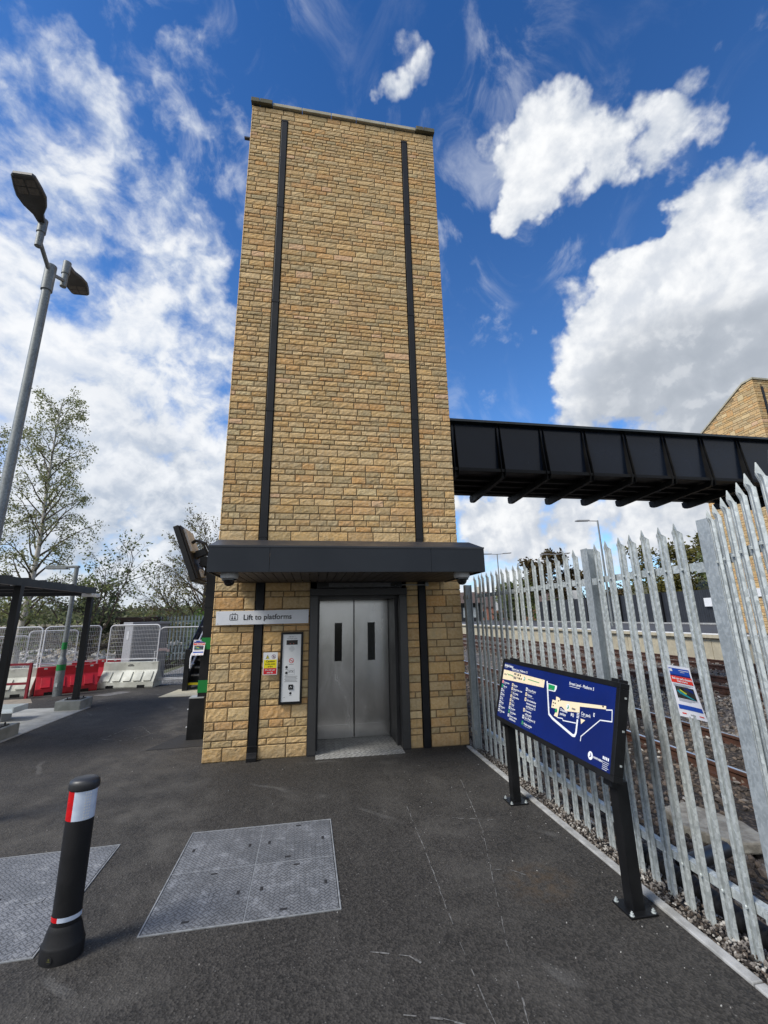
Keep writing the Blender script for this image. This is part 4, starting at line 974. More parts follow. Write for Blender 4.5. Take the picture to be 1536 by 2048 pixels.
# paper notices
def poster(name, o, u, v, w, h, lab, seed, curl=.02):
    rr = random.Random(seed); t = thing(name, lab, 'poster', tuple(o))
    u, v, o = Vector(u).normalized(), Vector(v).normalized(), Vector(o); nn = u.cross(v)
    NX, NY = 8, 10
    def pt(a, b, l=0.):   # a,b 0..1
        return o + u * (a - .5) * w + v * b * h + nn * (curl * (math.sin(a * 2.6 + b * 2.) * .35 + (1 - b) ** 2 * (.4 + .8 * a)) + l)
    g = MB(); g.v = [tuple(pt(i / NX, j / NY)) for j in range(NY + 1) for i in range(NX + 1)]
    for j in range(NY):
        for i in range(NX): q = j * (NX + 1) + i; g.f.append([q, q + 1, q + NX + 2, q + NX + 1]); g.mi.append(0); g.fc.append(None)
    g.mi = [8] * len(g.f)
    def patch(a0, b0, a1, b1, m, l=.0016, K=6):
        for i in range(K):
            for j in range(3):
                A0, A1 = a0 + (a1 - a0) * i / K, a0 + (a1 - a0) * (i + 1) / K; B0, B1 = b0 + (b1 - b0) * j / 3, b0 + (b1 - b0) * (j + 1) / 3
                g.face([pt(A0, B0, l), pt(A1, B0, l), pt(A1, B1, l), pt(A0, B1, l)], m)
    patch(.05, .80, .95, .955, 0); patch(.05, .80, .95, .83, 5, .0019); patch(.03, .665, .97, .80, 1)
    patch(.12, .365, .90, .595, 2); patch(.06, .15, .96, .235, 0)
    def quad(pts, m): g.face([pt(a, b, .0024) for a, b in pts], m)
    quad([(.22, .53), (.16, .50), (.30, .44), (.34, .48)], 3); quad([(.30, .50), (.34, .44), (.70, .38), (.88, .37), (.55, .44)], 3); quad([(.30, .545), (.28, .52), (.50, .455), (.56, .475)], 4); quad([(.55, .585), (.5, .56), (.86, .5), (.86, .56)], 5)
    for k in range(3): patch(.07, .635 - .018 * k, .93 - .12 * k, .643 - .018 * k, 6, .0016, 4); patch(.14, .345 - .018 * k, .92 - .15 * k, .352 - .018 * k, 6, .0016, 4)
    patch(.07, .885, .20, .935, 7, .0026); patch(.5, .915, .93, .925, 7, .0026); patch(.55, .885, .75, .892, 7, .0026)
    def tx(s, a, b, size, m):
        gg = MB(); text_geo(gg, s, (0, 0, 0), (1, 0, 0), (0, 1, 0), size, 0, 'LEFT', 0, .0006)
        g.add([pt(a + p[0] / w, b + p[1] / h, .0028) for p in gg.v], gg.f, m)
    tx('Rail car park closure', .10, .735, .0195, 7); tx('Friday 12 April to', .30, .69, .012, 7)
    patch(.13, .06, .28, .085, 1, .0016, 3); patch(.42, .05, .60, .075, 6, .0016, 3); patch(.75, .06, .92, .08, 1, .0016, 3)
    P('sheet', g, [M['blue'], M['orange'], M['pdark'], M['teal'], M['lemon'], mat('poster_navy', srgb(22, 45, 110), None, 4, .5), M['grey'], M['white'], M['paper']], t)
    return t
poster('poster', (2.348, 2.505, 1.095), (-.03, -1, 0), (-.10, .0, 1), .19, .315, 'curling white paper notice with blue and red bands tied to the palisade pales', 4, -.018)

# track-side pieces seen through the pales
g = MB(); pts = []; rs = []
for i in range(190):
    y = 1.7 + i * .0095; pts.append((2.60 + .02 * math.sin(y * 1.3), y, -.06 + .012 * math.sin(y * 2.1) - .05 * max(0, y - 3.0))); rs.append(.062 if i % 4 in (0, 1) else .050)
o = P('corrugated_pipe', MB() if False else (g.tube(pts, rs, 14) or g), M['blackmat'], smooth=.5, label='black corrugated cable duct lying behind the palisade fence', cat='pipe')
g = MB(); g.tube([(2.74, 3.22, -.06), (3.3, 3.42, -.10)], .055, 16); g.tube([(2.735, 3.218, -.06), (2.78, 3.234, -.06)], .062, 16)
P('drain_pipe', g, M['frame'], smooth=.6, label='short smooth dark drain pipe on the ballast behind the fence', cat='pipe')
g = MB(); rr = random.Random(5); g.prism([(3.58, 4.15, -.36), (3.72, 4.55, -.36), (4.05, 4.62, -.36), (4.22, 4.1, -.36), (4.1, 3.72, -.36), (3.78, 3.78, -.36)], (0, 0, .1)); P('stone_slab', g, mat('pale_slab', (.42, .39, .32), (.26, .235, .19), 9, .95, bump=.6, bscale=30, bdist=.02), label='pale broken slab lying on the brown ballast', cat='slab', bevel=.02)
# tracks
def track(xa, xb, zt, lab, y1=110, shiny=True, sl=45):
    t = thing('railway_track', lab, 'railway track', ((xa + xb) / 2, 8, zt - .16), 'railway tracks')
    for x in (xa, xb):
        g = MB(); secp = [(-.068, 0), (-.068, .012), (-.012, .03), (-.010, .10), (-.034, .118), (-.034, .15), (-.028, .158), (.028, .158), (.034, .15), (.034, .118), (.010, .10), (.012, .03), (.068, .012), (.068, 0)]
        g.prism([(x + a, -6, zt - .16 + b) for a, b in secp], (0, y1 + 6, 0)); 
        for i in range(60):
            yq = .2 + .66 * i; g.box(x - .15, x - .07, yq + .06, yq + .2, zt - .165, zt - .11); g.box(x + .07, x + .15, yq + .06, yq + .2, zt - .165, zt - .11)
        rl = P('rail', g, M['rust'], t)
        if shiny: g = MB(); g.box(x - .024, x + .026, -6, y1, zt - .0019, zt + .001); P('running_surface', g, M['railtop'], rl)
    s0 = None
    for i in range(sl):
        yq = .2 + .66 * i
        if s0 is None: g = MB(); g.box(xa - .55, xb + .55, yq, yq + .26, zt - .29, zt - .163); s0 = P('sleeper', g, M['timber'], t); o = s0
        else: o = s0.copy(); COL.objects.link(o); o.location = (0, .66 * i, random.uniform(-.015, .006))
track(5.61, 7.06, -.30, 'nearest railway track with bright worn rail tops behind the palisade fence')
track(10.1, 11.55, -.075, 'middle railway track with rusty brown rails', shiny=False)
track(13.95, 15.4, -.085, 'farthest railway track with rusty rails right against the platform wall', shiny=False)

# ------------------------------------------------------------------ station map board
B = Vector((1.85, 4.39, .735)); U = Vector((0, -1, 0)); V = Vector((.15, 0, .57)).normalized(); NN = U.cross(V)
BW, BH = 1.75, .589
t = thing('map_board', 'tilted dark blue station map board on two black posts', 'information board', (1.97, 3.55, 0))
def bp(x, y, l): return B + U * x + V * y + NN * l
g = MB(); fw = .036
for x0, x1, y0, y1 in ((0, BW, 0, fw), (0, BW, BH - fw, BH), (0, fw, fw, BH - fw), (BW - fw, BW, fw, BH - fw)):
    c_ = bp((x0 + x1) / 2, (y0 + y1) / 2, -.03); g.obox(c_, U * (x1 - x0) / 2, V * (y1 - y0) / 2, NN * .034)
fr = P('frame', g, M['black'], t, bevel=.003)
g = MB(); g.obox(bp(BW / 2, BH / 2, -.034), U * (BW / 2 - .01), V * (BH / 2 - .01), NN * .028); P('back_box', g, M['black'], fr)
g = MB(); g.obox(bp(BW / 2, BH / 2, -.004), U * (BW / 2 - fw - .0005), V * (BH / 2 - fw - .0005), NN * .004); pn = P('map_panel', g, M['navy'], t)
g = MB(); a = Plane2(g, bp(fw, fw, .0003), U, V)
Wt, Cr, Gn, Gy, Pk, Ik = 0, 1, 2, 3, 4, 5
a.text('Mirfield Station', .016, .480, .030, Wt, bold=.001); a.rect(.016, .470, .085, .4725, Wt)
a.text('Platform Level - Platforms 1/2', .18, .462, .026, Wt, bold=.0005); a.rect(.19, .453, .36, .455, Wt)
a.poly([(.008, .352), (.800, .384), (.803, .446), (.008, .446)], Cr)
rr = random.Random(9)
for x in [.03, .05, .07] + [.22 + .03 * i for i in range(5)]: a.rect(x, .395, x + .014, .410, Gy, .0016)
a.line([(.10, .415), (.13, .405), (.16, .410), (.23, .405)], .008, Gn, .0016); a.line([(.52, .415), (.72, .412)], .006, Gn, .0016); a.disc(.45, .41, .018, Gn, .0016); a.disc(.445, .412, .012, Wt, .002)
for x, y, w in ((.24, .422, .05), (.24, .385, .055), (.31, .42, .03), (.34, .392, .03), (.36, .42, .02), (.385, .392, .018)): a.rect(x, y, x + w, y + .016, Ik if w < .04 else Gy, .0017)
for i in range(22): a.rect(.03 + .035 * i, .437 if i % 2 else .366 + .001 * i, .036 + .035 * i, .441 if i % 2 else .370 + .001 * i, Pk if i % 3 else Gy, .0017)
c1 = ['You are here', 'Way out', 'Bus', 'Stairs', 'Lift', 'Phone', 'Help point', 'Ticket sales']
for i, s in enumerate(c1):
    y = .318 - .0385 * i; a.rect(.012, y - .004, .040, y + .024, [Pk, Gn, Wt, Wt, Wt, Wt, Wt, Wt][i]); a.text(s, .050, y + .002, .022, Wt, bold=.0005); a.rect(.05, y - .008, .10, y - .0062, Wt)
    if i > 1: a.rect(.019, y + .002, .033, y + .018, Ik, .0016)
c2 = ['Entrance', 'Obstacle free route', 'Lift crossing', 'Ticket machine', 'Seat', 'Toilets', 'No access', 'Cycle shelter', 'Down to station']
for i, s in enumerate(c2):
    y = .318 - .0345 * i; a.rect(.228, y - .003, .256, y + .023, [Cr, Cr, Gy, Cr, Cr, Cr, Wt, Gn, Wt][i]); a.text(s, .266, y + .002, .022, Wt, bold=.0005); a.rect(.266, y - .007, .33, y - .0052, Wt)
    a.rect(.236, y + .003, .248, y + .017, Gy, .0016)
a.text('road entrance', .266, .020, .022, Wt, bold=.0005)
for y, s, k in ((.318, ['Drop-off point'], Wt), (.276, ['Entrance'], Cr), (.232, ['Lift to footbridge', 'between car park', 'and Platforms 1/2'], Cr), (.142, ['Emergency', 'refuge point'], Cr), (.085, ['Up to Platforms 1/2'], Wt), (.035, ['Waiting shelter'], Gn)):
    a.rect(.508, y - .004, .536, y + .025, k); a.rect(.516, y + .003, .528, y + .018, Gy, .0016)
    for j, q in enumerate(s): a.text(q, .548, y + .002 - .026 * j, .023, Wt, bold=.0005)
    a.rect(.55, y - .008 - .026 * (len(s) - 1), .66, y - .0062 - .026 * (len(s) - 1), Wt)
a.line([(.840, .443), (.905, .254), (.925, .200), (.985, .178), (1.262, .122), (1.286, .126), (1.298, .150), (1.300, .240)], .018, Wt)
for y in (.249, .258, .268, .278): a.rect(1.286, y, 1.316, y + .005, Wt)
a.poly([(.866, .374), (.975, .378), (.992, .402), (.994, .428), (.858, .430)], Wt); a.poly([(.873, .381), (.962, .385), (.967, .405), (.966, .423), (.866, .424)], Gn, .0016); a.rect(.905, .385, .925, .395, flat('map_brown', srgb(120, 60, 40)) and Gy, .002)
a.poly([(.948, .253), (1.015, .258), (1.012, .230), (.995, .203), (1.047, .199), (1.061, .282), (1.089, .287), (1.147, .266), (1.317, .289), (1.312, .330), (1.594, .365), (1.592, .386), (1.074, .330), (1.036, .346), (.999, .347), (1.000, .316), (.952, .315)], Cr)
a.disc(1.17, .30, .022, Wt, .0016); a.line([(1.162, .288), (1.180, .296), (1.170, .312)], .009, Gn, .002); a.rect(1.22, .293, 1.265, .305, Gy, .0016); a.disc(1.02, .245, .016, Gn, .0018)
for x, y in ((.965, .29), (.99, .29), (.965, .268), (1.03, .315), (1.055, .325), (1.555, .372)): a.rect(x, y, x + .014, y + .010, Ik, .0017)
a.line([(1.047, .199), (1.116, .206), (1.125, .194), (1.285, .211)], .007, Wt); a.line([(1.594, .362), (1.653, .372), (1.659, .302), (1.544, .287), (1.358, .140), (1.357, .108)], .007, Wt)
a.poly([(1.345, .218), (1.388, .253), (1.335, .253)], Cr); a.text('Car park', 1.335, .280, .030, Wt, bold=.0004); a.rect(1.335, .270, 1.385, .272, Wt)
a.text('Disabled', 1.075, .256, .027, Wt, bold=.0005); a.text('parking', 1.075, .228, .027, Wt, bold=.0005); a.text('BQ', 1.215, .248, .028, Wt, bold=.001); a.text('E', 1.470, .296, .032, Wt, bold=.001)
a.text('Street Level - Platform 3', 1.155, .462, .030, Wt, bold=.0004); a.rect(1.16, .449, 1.29, .452, Wt)
a.disc(1.477, .050, .026, Wt); a.line([(1.468, .040), (1.484, .050), (1.476, .064)], .007, 6, .0016); a.text('NORTHERN', 1.508, .044, .017, Wt, bold=.0005)
for i in range(4): a.rect(1.600 + .016 * i, .066, 1.611 + .016 * i, .084, Wt)
for i, w in enumerate((.062, .055, .05, .06, .045)): a.rect(1.600, .052 - .011 * i, 1.600 + w, .0545 - .011 * i, Wt)
gg = MB(); text_geo(gg, 'STATION ROAD', a.p(.862, .372, 0), U * .33 - V * .94, U * .94 + V * .33, .020, 0, 'LEFT', .0016, .0004); g.add(gg.v, gg.f, Wt)
P('map_print', g, [M['mwhite'], M['cream'], M['mgreen'], M['mgrey'], M['mpink'], M['ink'], M['navy']], pn)
for y in (4.335, 2.775):
    g = MB(); g.box(1.935, 2.015, y - .04, y + .04, .0, .70); g.obox((2.012, y, .985), (.0, .04, 0), V * .33, NN * .035)
    lg = P('post', g, M['black'], t, bevel=.004)
    g = MB(); g.box(1.885, 2.065, y - .085, y + .085, .0, .012); bpz = P('base_plate', g, M['black'], lg, bevel=.002)
    g = MB()
    for dx in (-.072, .072):
        for dy in (-.068, .068): g.lathe([(.014, .0), (.014, .003), (.010, .004), (.010, .014), (.005, .015), (.005, .022), (.0, .0225)], (1.975 + dx, y + dy, .012), 8)
    P('anchor_bolt', g, M['galv'], lg)
g = MB()
for y in (.10, .30, .50): g.obox(bp(BW + .001, y, -.04), NN * .006, V * .006, U * .004); 
P('side_screw', g, M['galv'], fr)

# ------------------------------------------------------------------ bollard
bx, by = -1.30, 3.05
t = thing('bollard', 'black rubber bollard with red and white reflective bands', 'bollard', (bx, by, 0))
ez = .82
def ell(prof, n_=32): g = MB(); g.lathe(prof, (bx, by, 0), n_, 1, ez); return g
P('body', ell([(.070, .155), (.0705, .17), (.072, .60), (.072, .66), (.072, .80), (.070, .815)]), M['blackmat'], t, smooth=.7)
P('cap', ell([(.068, .806), (.079, .809), (.081, .818), (.081, .836), (.077, .850), (.063, .860), (.038, .866), (.0, .868)]), mat('bollard_cap', (.030, .031, .034), None, 6, .42, bump=.1, bscale=200), t, smooth=.7)
bs = P('base', ell([(.104, .0), (.105, .065), (.101, .074), (.098, .078), (.083, .132), (.076, .150), (.072, .156)]), M['blackmat'], t, smooth=.5)
def band(z0, z1, split):
    g = MB(); n_ = 64; R0 = .0728
    for i in range(n_):
        a0, a1 = 2 * PI * i / n_, 2 * PI * (i + 1) / n_
        m_ = 1 if split(a0) else 0
        f = lambda q, z: (bx + R0 * math.cos(q), by + R0 * ez * math.sin(q), z)
        g.face([f(a0, z0), f(a1, z0), f(a1, z1), f(a0, z1)], m_)
    return g
isred = lambda a: rad(186) < a < rad(251) or rad(6) < a < rad(71)
bd = P('reflective_band', band(.655, .803, isred), [M['reflw'], M['reflr']], t, label='wide red and white reflective band', smooth=.6)
g = MB()
for i in range(9):
    for aa in (302, 312, 322):
        a = rad(aa); z = .667 + .0155 * i; q = Vector((bx + .0735 * math.cos(a), by + .0735 * ez * math.sin(a), z)); nn = Vector((math.cos(a), math.sin(a) * ez, 0)).normalized(); tt = nn.cross(Vector((0, 0, 1)))
        g.obox(q, tt * .004, Vector((0, 0, .0045)), nn * .0006)
P('reflector_cell', g, M['white'], bd)
P('reflective_band', band(.178, .200, isred), [M['reflw'], M['reflr']], t, label='narrow red and white reflective band')
a = rad(258); q = Vector((bx + .1045 * math.cos(a), by + .1045 * ez * math.sin(a), .032)); nn = Vector((math.cos(a), math.sin(a), 0)).normalized(); tt = Vector((0, 0, 1)).cross(nn)
g = MB(); pl2 = Plane2(g, q, tt, (0, 0, 1)); pl2.disc(0, 0, .017, 0, .002); pl2.disc(0, .005, .005, 1, .0025, 8); pl2.rect(-.009, -.006, .009, -.002, 1, .0025); P('maker_badge', g, [M['ink'], mat('badge_olive', (.10, .10, .03), None, 3, .5)], bs)

# ------------------------------------------------------------------ access covers set in the tarmac
def cover(cx, cy, w, h, rot, nx, ny, lab, matc, seed, gap=.009):
    t = thing('access_cover', lab, 'access cover', (cx, cy, 0), rotz=rot); rr = random.Random(seed)
    g = MB(); e = .010
    for x0, x1, y0, y1 in ((-w / 2, w / 2, -h / 2, -h / 2 + e), (-w / 2, w / 2, h / 2 - e, h / 2), (-w / 2, -w / 2 + e, -h / 2 + e, h / 2 - e), (w / 2 - e, w / 2, -h / 2 + e, h / 2 - e)): g.box(x0, x1, y0, y1, -.05, .0065)
    P('cover_frame', g, M['edge'], t, local=True, bevel=.002)
    iw, ih = (w - 2 * e) / nx, (h - 2 * e) / ny
    g = MB()
    for i in range(1, nx): q = -w / 2 + e + iw * i; g.box(q - .0035, q + .0035, -h / 2 + e, h / 2 - e, -.05, .0052)
    for j in range(1, ny): q = -h / 2 + e + ih * j; g.box(-w / 2 + e, w / 2 - e, q - .0034, q + .0034, -.05, .0056)
    P('joint', g, M['edge'], t, local=True)
    for j in range(ny):
        for i in range(nx):
            x0, y0 = -w / 2 + e + iw * i, -h / 2 + e + ih * j
            g = MB(); g.box(x0 + gap / 2, x0 + iw - gap / 2, y0 + gap / 2, y0 + ih - gap / 2, -.04, .006 + rr.uniform(-.0008, .0008)); g2 = MB()
            for kx, ky, hor in ((.13, .5, 0), (.87, .48, 0), (.4, .1, 1), (.52, .9, 1)):
                if rr.random() < .85: q = (x0 + iw * kx, y0 + ih * ky); sx, sy = (.022, .010) if hor else (.010, .022); g.box(q[0] - sx, q[0] + sx, q[1] - sy, q[1] + sy, .004, .0085, 1)
            L = P('lid', g, [matc, M['slot']], t, local=True, bevel=.003)
            qx, qy = x0 + iw * .55, y0 + ih * .45
            if rr.random() < .5: g2.box(qx - .05, qx + .05, qy - .028, qy + .028, .004, .0083); g2.box(qx - .045, qx + .045, qy - .001, qy + .001, .0083, .010)
            else: g2.box(qx - .028, qx + .028, qy - .05, qy + .05, .004, .0083); g2.box(qx - .001, qx + .001, qy - .045, qy + .045, .0083, .010)
            P('name_plate', g2, matc, L, local=True)
cover(-.368, 3.725, 1.165, 1.225, rad(.6), 2, 2, 'large square grey patterned access cover of four lids in the middle of the tarmac', M['cover'], 2)
cover(-2.045, 3.63, 1.17, 1.20, rad(2.2), 2, 1, 'grey access cover partly behind the bollard at the left edge', M['coverl'], 5)

# ------------------------------------------------------------------ double-headed lamp column at the left edge
LX, LY = -3.21, 4.82
t = thing('lamp_post', 'tall galvanised lamp column with two flat lamp heads at the left edge', 'lamp post', (LX, LY, 0))
g = MB(); g.tube([(LX, LY, 0), (LX, LY, 1.2)], .08, 20); g.tube([(LX, LY, 1.2), (LX, LY, 1.26), (LX, LY, 5.62)], [.076, .052, .044], 20); P('column', g, M['galv2'], t, smooth=.6)
g = MB(); g.tube([(LX, LY, 5.60), (LX, LY, 5.95)], .058, 20); g.tube([(LX, LY - .02, 5.86), (LX + .03, LY - .31, 6.02)], .023, 12); g.tube([(LX, LY + .02, 5.86), (LX - .03, LY + .31, 6.02)], .023, 12)
P('bracket_arm', g, M['galv2'], t, smooth=.6)
for sgn in (-1, 1):
    cx, cy = LX - sgn * .03, LY + sgn * .31
    g = MB(); g.tube([(cx, cy, 5.93), (cx, cy, 6.12)], .036, 14); g.tube([(cx, cy, 6.12), (cx, cy, 6.30)], .045, 14); sp_ = P('spigot', g, M['galv2'], t, smooth=.6)
    out = [(.0, .035), (.10, .055), (.20, .12), (.30, .150), (.40, .140), (.52, .115), (.545, .09)]
    pts = [(w, l) for l, w in out] + [(-w, l) for l, w in out[::-1]]
    tx_, ty_ = -.10 * sgn, sgn
    def hp(w, l, z): return (cx + w - sgn * .20 * l, cy + sgn * (l + .02), 6.24 + z + .08 * l)
    g = MB(); k = len(pts)
    for z, s in ((-.012, .93), (0, 1), (.03, .98), (.055, .80)): g.v += [hp(w * s, .27 + (l - .27) * (1 - (1 - s) * .5), z) for w, l in pts]
    for lv in range(3):
        for i in range(k): q = [lv * k + i, lv * k + (i + 1) % k, (lv + 1) * k + (i + 1) % k, (lv + 1) * k + i]; g.f.append(q if sgn > 0 else q); 
    g.f.append(list(range(k))[::-1]); g.f.append(list(range(3 * k, 4 * k))); g.mi += [0] * len(g.f); g.fc += [None] * len(g.f)
    hd = P('lamp_head', g, mat('lamp_head_grey', (.075, .075, .072), (.06, .06, .058), 4, .5), t)
    g = MB()
    for a0, a1, b0, b1 in ((-.105, -.008, .34, .415), (.008, .105, .34, .415), (-.10, -.008, .425, .50), (.008, .10, .425, .50)): g.face([hp(a0, b0, -.015), hp(a1, b0, -.015), hp(a1, b1, -.015), hp(a0, b1, -.015)])
    P('led_panel', g, mat('led_panel', (.14, .125, .10), (.10, .09, .075), 60, .4), hd)

# ------------------------------------------------------------------ platform shelter
t = thing('shelter', 'black framed waiting shelter with a flat opal roof at the left edge', 'shelter', (-6, 9.2, 0))
for y in (8.10, 10.50):
    g = MB(); g.box(-4.93, -4.825, y - .05, y + .05, .19, 2.37); ps = P('post', g, M['black'], t, bevel=.004)
    g = MB(); g.box(-5.03, -4.725, y - .12, y + .12, .19, .205); P('base_plate', g, M['black'], ps)
    g = MB()
    for dx in (-.11, .11):
        for dy in (-.09, .09): g.lathe([(.012, 0), (.012, .03), (.0, .034)], (-4.88 + dx, y + dy, .205), 8)
    P('anchor_bolt', g, M['black'], ps)
    g = MB(); g.box(-5.14, -4.66, y - .24, y + .28, 0, .19); P('footing', g, M['concdark'], t, bevel=.012)
g = MB()
g.box(-7.0, -6.9, 6.2, 10.62, 2.30, 2.40); g.box(-4.93, -4.83, 6.2, 10.62, 2.37, 2.50)
g.box(-6.9, -4.93, 10.52, 10.62, 2.33, 2.45); g.box(-6.9, -4.93, 6.2, 6.3, 2.33, 2.45)
for yy_ in (7.0, 7.9, 8.8, 9.7): g.box(-6.9, -4.93, yy_, yy_ + .06, 2.36, 2.43)
P('roof_frame', g, M['black'], t)
g = MB(); g.prism([(-6.9, 6.31, 2.43), (-4.935, 6.31, 2.465), (-4.935, 6.31, 2.48), (-6.9, 6.31, 2.445)], (0, 4.2, 0)); P('roof_panel', g, M['roofp'], t)
g = MB()
for i in range(10): g.box(-4.935, -4.82, 6.4 + .46 * i, 6.43 + .46 * i, 2.501, 2.52)
P('roof_clip', g, M['black'], t)
g = MB(); g.box(-5.02, -4.80, 10.40, 10.50, 2.30, 2.375); g.box(-4.82, -4.74, 10.43, 10.62, 2.295, 2.37); P('roof_light', g, M['panel'], t, bevel=.008)  # pale boxes at the post top, taken for a roof light
t = thing('bench', 'clear plastic tray bench lying beside the shelter footing', 'bench', (-5.7, 9.5, 0))
g = MB(); g.box(-6.6, -5.35, 9.35, 9.75, .16, .18); P('seat', g, M['clear'], t, bevel=.006)
g = MB(); g.box(-6.6, -5.35, 9.75, 9.77, .16, .26); g.box(-5.37, -5.35, 9.35, 9.75, .18, .26); P('lip', g, M['clear'], t)
g = MB(); g.box(-6.4, -6.36, 9.4, 9.7, .01, .16); g.box(-5.6, -5.56, 9.4, 9.7, .01, .16); P('leg', g, M['grey'], t)

# ------------------------------------------------------------------ water-filled barriers with mesh panels
def barrier_parts(t, L, m):
    g = MB(); pf = [(-.27, 0), (-.28, .03), (-.27, .15), (-.10, .40), (-.075, .44), (-.075, .655), (.075, .655), (.075, .44), (.10, .40), (.27, .15), (.28, .03), (.27, 0)]
    g.prism([(-L / 2, y, z) for y, z in pf], (L, 0, 0)); k = int(L / .29)
    for i in range(k):
        x = -L / 2 + .10 + i * (L - .1) / k
        for s in (-1, 1): g.prism([(x, s * .262, .17), (x, s * .285, .185), (x, s * .125, .405), (x, s * .103, .40)], (.19, 0, 0))
    for x in (-L * .28, L * .28): g.box(x - .10, x + .10, -.284, .284, .0, .075, 1)
    for i in range(4): x = -L / 2 + .16 + i * (L - .32) / 3; g.box(x - .035, x + .035, -.079, -.07, .60, .64, 2)
    return P('body', g, [m, M['dark'], M['plastw']], t, local=True, bevel=.012)
def barrier(loc, L, m, rz, lab, text=False):
    t = thing('traffic_barrier', lab, 'barrier', loc, 'water filled barriers', rz); b = barrier_parts(t, L, m)
    if text:
        g = MB()
        for i, w in enumerate((.10, .17, .17)): g.box(-w / 2, w / 2, -.0775, -.0745, .585 - .022 * i, .597 - .022 * i)
        P('stencil', g, M['ink'], b, local=True)
    return t
def meshpanel(loc, w, h, rz, lab):
    t = thing('mesh_panel', lab, 'mesh panel', loc, 'mesh panels on the barriers', rz)
    def outline(x0, x1, z0, z1, r):
        pts = [(x0, 0, z0)]
        for i in range(7): a = rad(180 - 15 * i); pts.append((x0 + r + r * math.cos(a), 0, z1 - r + r * math.sin(a)))
        for i in range(7): a = rad(90 - 15 * i); pts.append((x1 - r + r * math.cos(a), 0, z1 - r + r * math.sin(a)))
        return pts + [(x1, 0, z0)]
    g = MB(); pts = outline(-w / 2, w / 2, 0, h, .10); g.tube(pts, .0165, 8); g.tube([(-w / 2, 0, .07), (w / 2, 0, .07)], .013, 8); f = P('frame', g, M['meshw'], t, local=True, smooth=.7)
    g = MB(); k = int(w / .042)
    for i in range(1, k): x = -w / 2 + w * i / k; g.box(x - .0026, x + .0026, -.002, .002, .07, h - (.01 if .1 < abs(x) < w / 2 - .1 else .03))
    for z in [.10 + i * (h - .14) / 8 for i in range(9)]: g.box(-w / 2 + .01, w / 2 - .01, -.006, -.0021, z - .0032, z + .0032)
    P('mesh', g, M['wire'], f, local=True)
    return t
barrier((-4.94, 13.50, 0), 1.46, M['plastw'], -.10, 'white water filled barrier nearest the stairs, in front of the grey cabinet', True)
barrier((-6.30, 13.00, 0), 1.30, M['plastr'], .53, 'red water filled barrier behind the hinged lamp post')
barrier((-7.55, 12.62, 0), 1.36, M['plastw'], .16, 'white water filled barrier behind the red handrail, end of the front row', True)
barrier((-6.75, 15.55, -.08), 1.3, M['plastr'], .35, 'red water filled barrier half hidden behind the white one beside the grey cabinet')
barrier((-7.85, 15.05, -.14), 1.25, M['plastw'], .55, 'white water filled barrier in the back row seen over the red one')
barrier((-8.95, 14.35, -.27), 1.5, M['plastr'], .50, 'red water filled barrier in the back row behind the red handrail')
meshpanel((-4.97, 13.50, .655), 1.36, 1.0, -.10, 'white framed mesh panel in front of the grey cabinet')
meshpanel((-6.32, 13.02, .655), 1.22, 1.0, .53, 'white framed mesh panel on the red barrier behind the hinged lamp post')
meshpanel((-7.57, 12.63, .655), 1.3, 1.0, .16, 'white framed mesh panel behind the red handrail, end of the front row')
meshpanel((-7.85, 15.06, .50), 1.2, 1.02, .55, 'white framed mesh panel in the back row above the white barrier')
meshpanel((-8.95, 14.36, .37), 1.4, 1.02, .50, 'white framed mesh panel in the back row nearest the birch trunk')
# grey cabinet
t = thing('cabinet', 'tall grey electrical cabinet behind the white barrier and mesh', 'cabinet', (-5.5, 14.75, 0), rotz=math.atan2(.6, .8))
g = MB(); g.box(0, 1.05, 0, .85, -.05, 1.66); b = P('body', g, M['kiosk_shade'], t, local=True, bevel=.01)  # body and right-hand door wear the grey with shade painted in
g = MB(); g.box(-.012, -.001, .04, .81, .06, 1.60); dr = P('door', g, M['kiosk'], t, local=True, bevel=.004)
g = MB(); g.box(-.028, -.0125, .28, .50, 1.20, 1.45); P('lock_plate', g, M['wire'], dr, local=True)
g = MB(); g.box(.04, 1.0, -.012, -.001, .06, 1.60); P('door', g, M['kiosk_shade'], t, local=True, bevel=.004)
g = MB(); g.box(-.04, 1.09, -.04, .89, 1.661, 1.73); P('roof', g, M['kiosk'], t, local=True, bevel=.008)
# tube gate beside the cabinet
t = thing('gate', 'grey tube framed mesh gate with a latch between cabinet and stairs', 'gate', (-3.75, 13.4, 0), rotz=-.08)
g = MB(); pts = [(-.55, 0, .16)] + [(-.55 + .14 + .14 * math.cos(rad(180 - 18 * i)), 0, 1.43 + .14 * math.sin(rad(180 - 18 * i))) for i in range(6)] + [(.75, 0, 1.57)]
g.tube(pts, .019, 8); g.tube([(-.55, 0, .16), (.75, 0, .16)], .019, 8); g.tube([(-.62, 0, 0), (-.62, 0, .92), (-.3, 0, .95)], .02, 8); g.tube([(-.55, 0, .2), (.75, 0, .2)], .012, 8); f = P('frame', g, M['wire'], t, local=True, smooth=.7)
g = MB()
for i in range(26): x = -.53 + .05 * i; g.box(x - .0015, x + .0015, -.0015, .0015, .17, 1.55)
for i in range(9): z = .25 + .15 * i; g.box(-.54, .74, -.0045, -.0016, z - .0015, z + .0015)
P('mesh', g, M['wire'], f, local=True)
g = MB(); g.box(-.52, -.28, -.03, .03, .93, 1.0); g.box(-.30, -.22, -.034, .0, .90, .97); g.lathe([(.05, 0), (.05, .03)], (-.6, 0, .02), 12); P('latch', g, mat('latch', (.30, .24, .25), None, 4, .5), f, local=True)
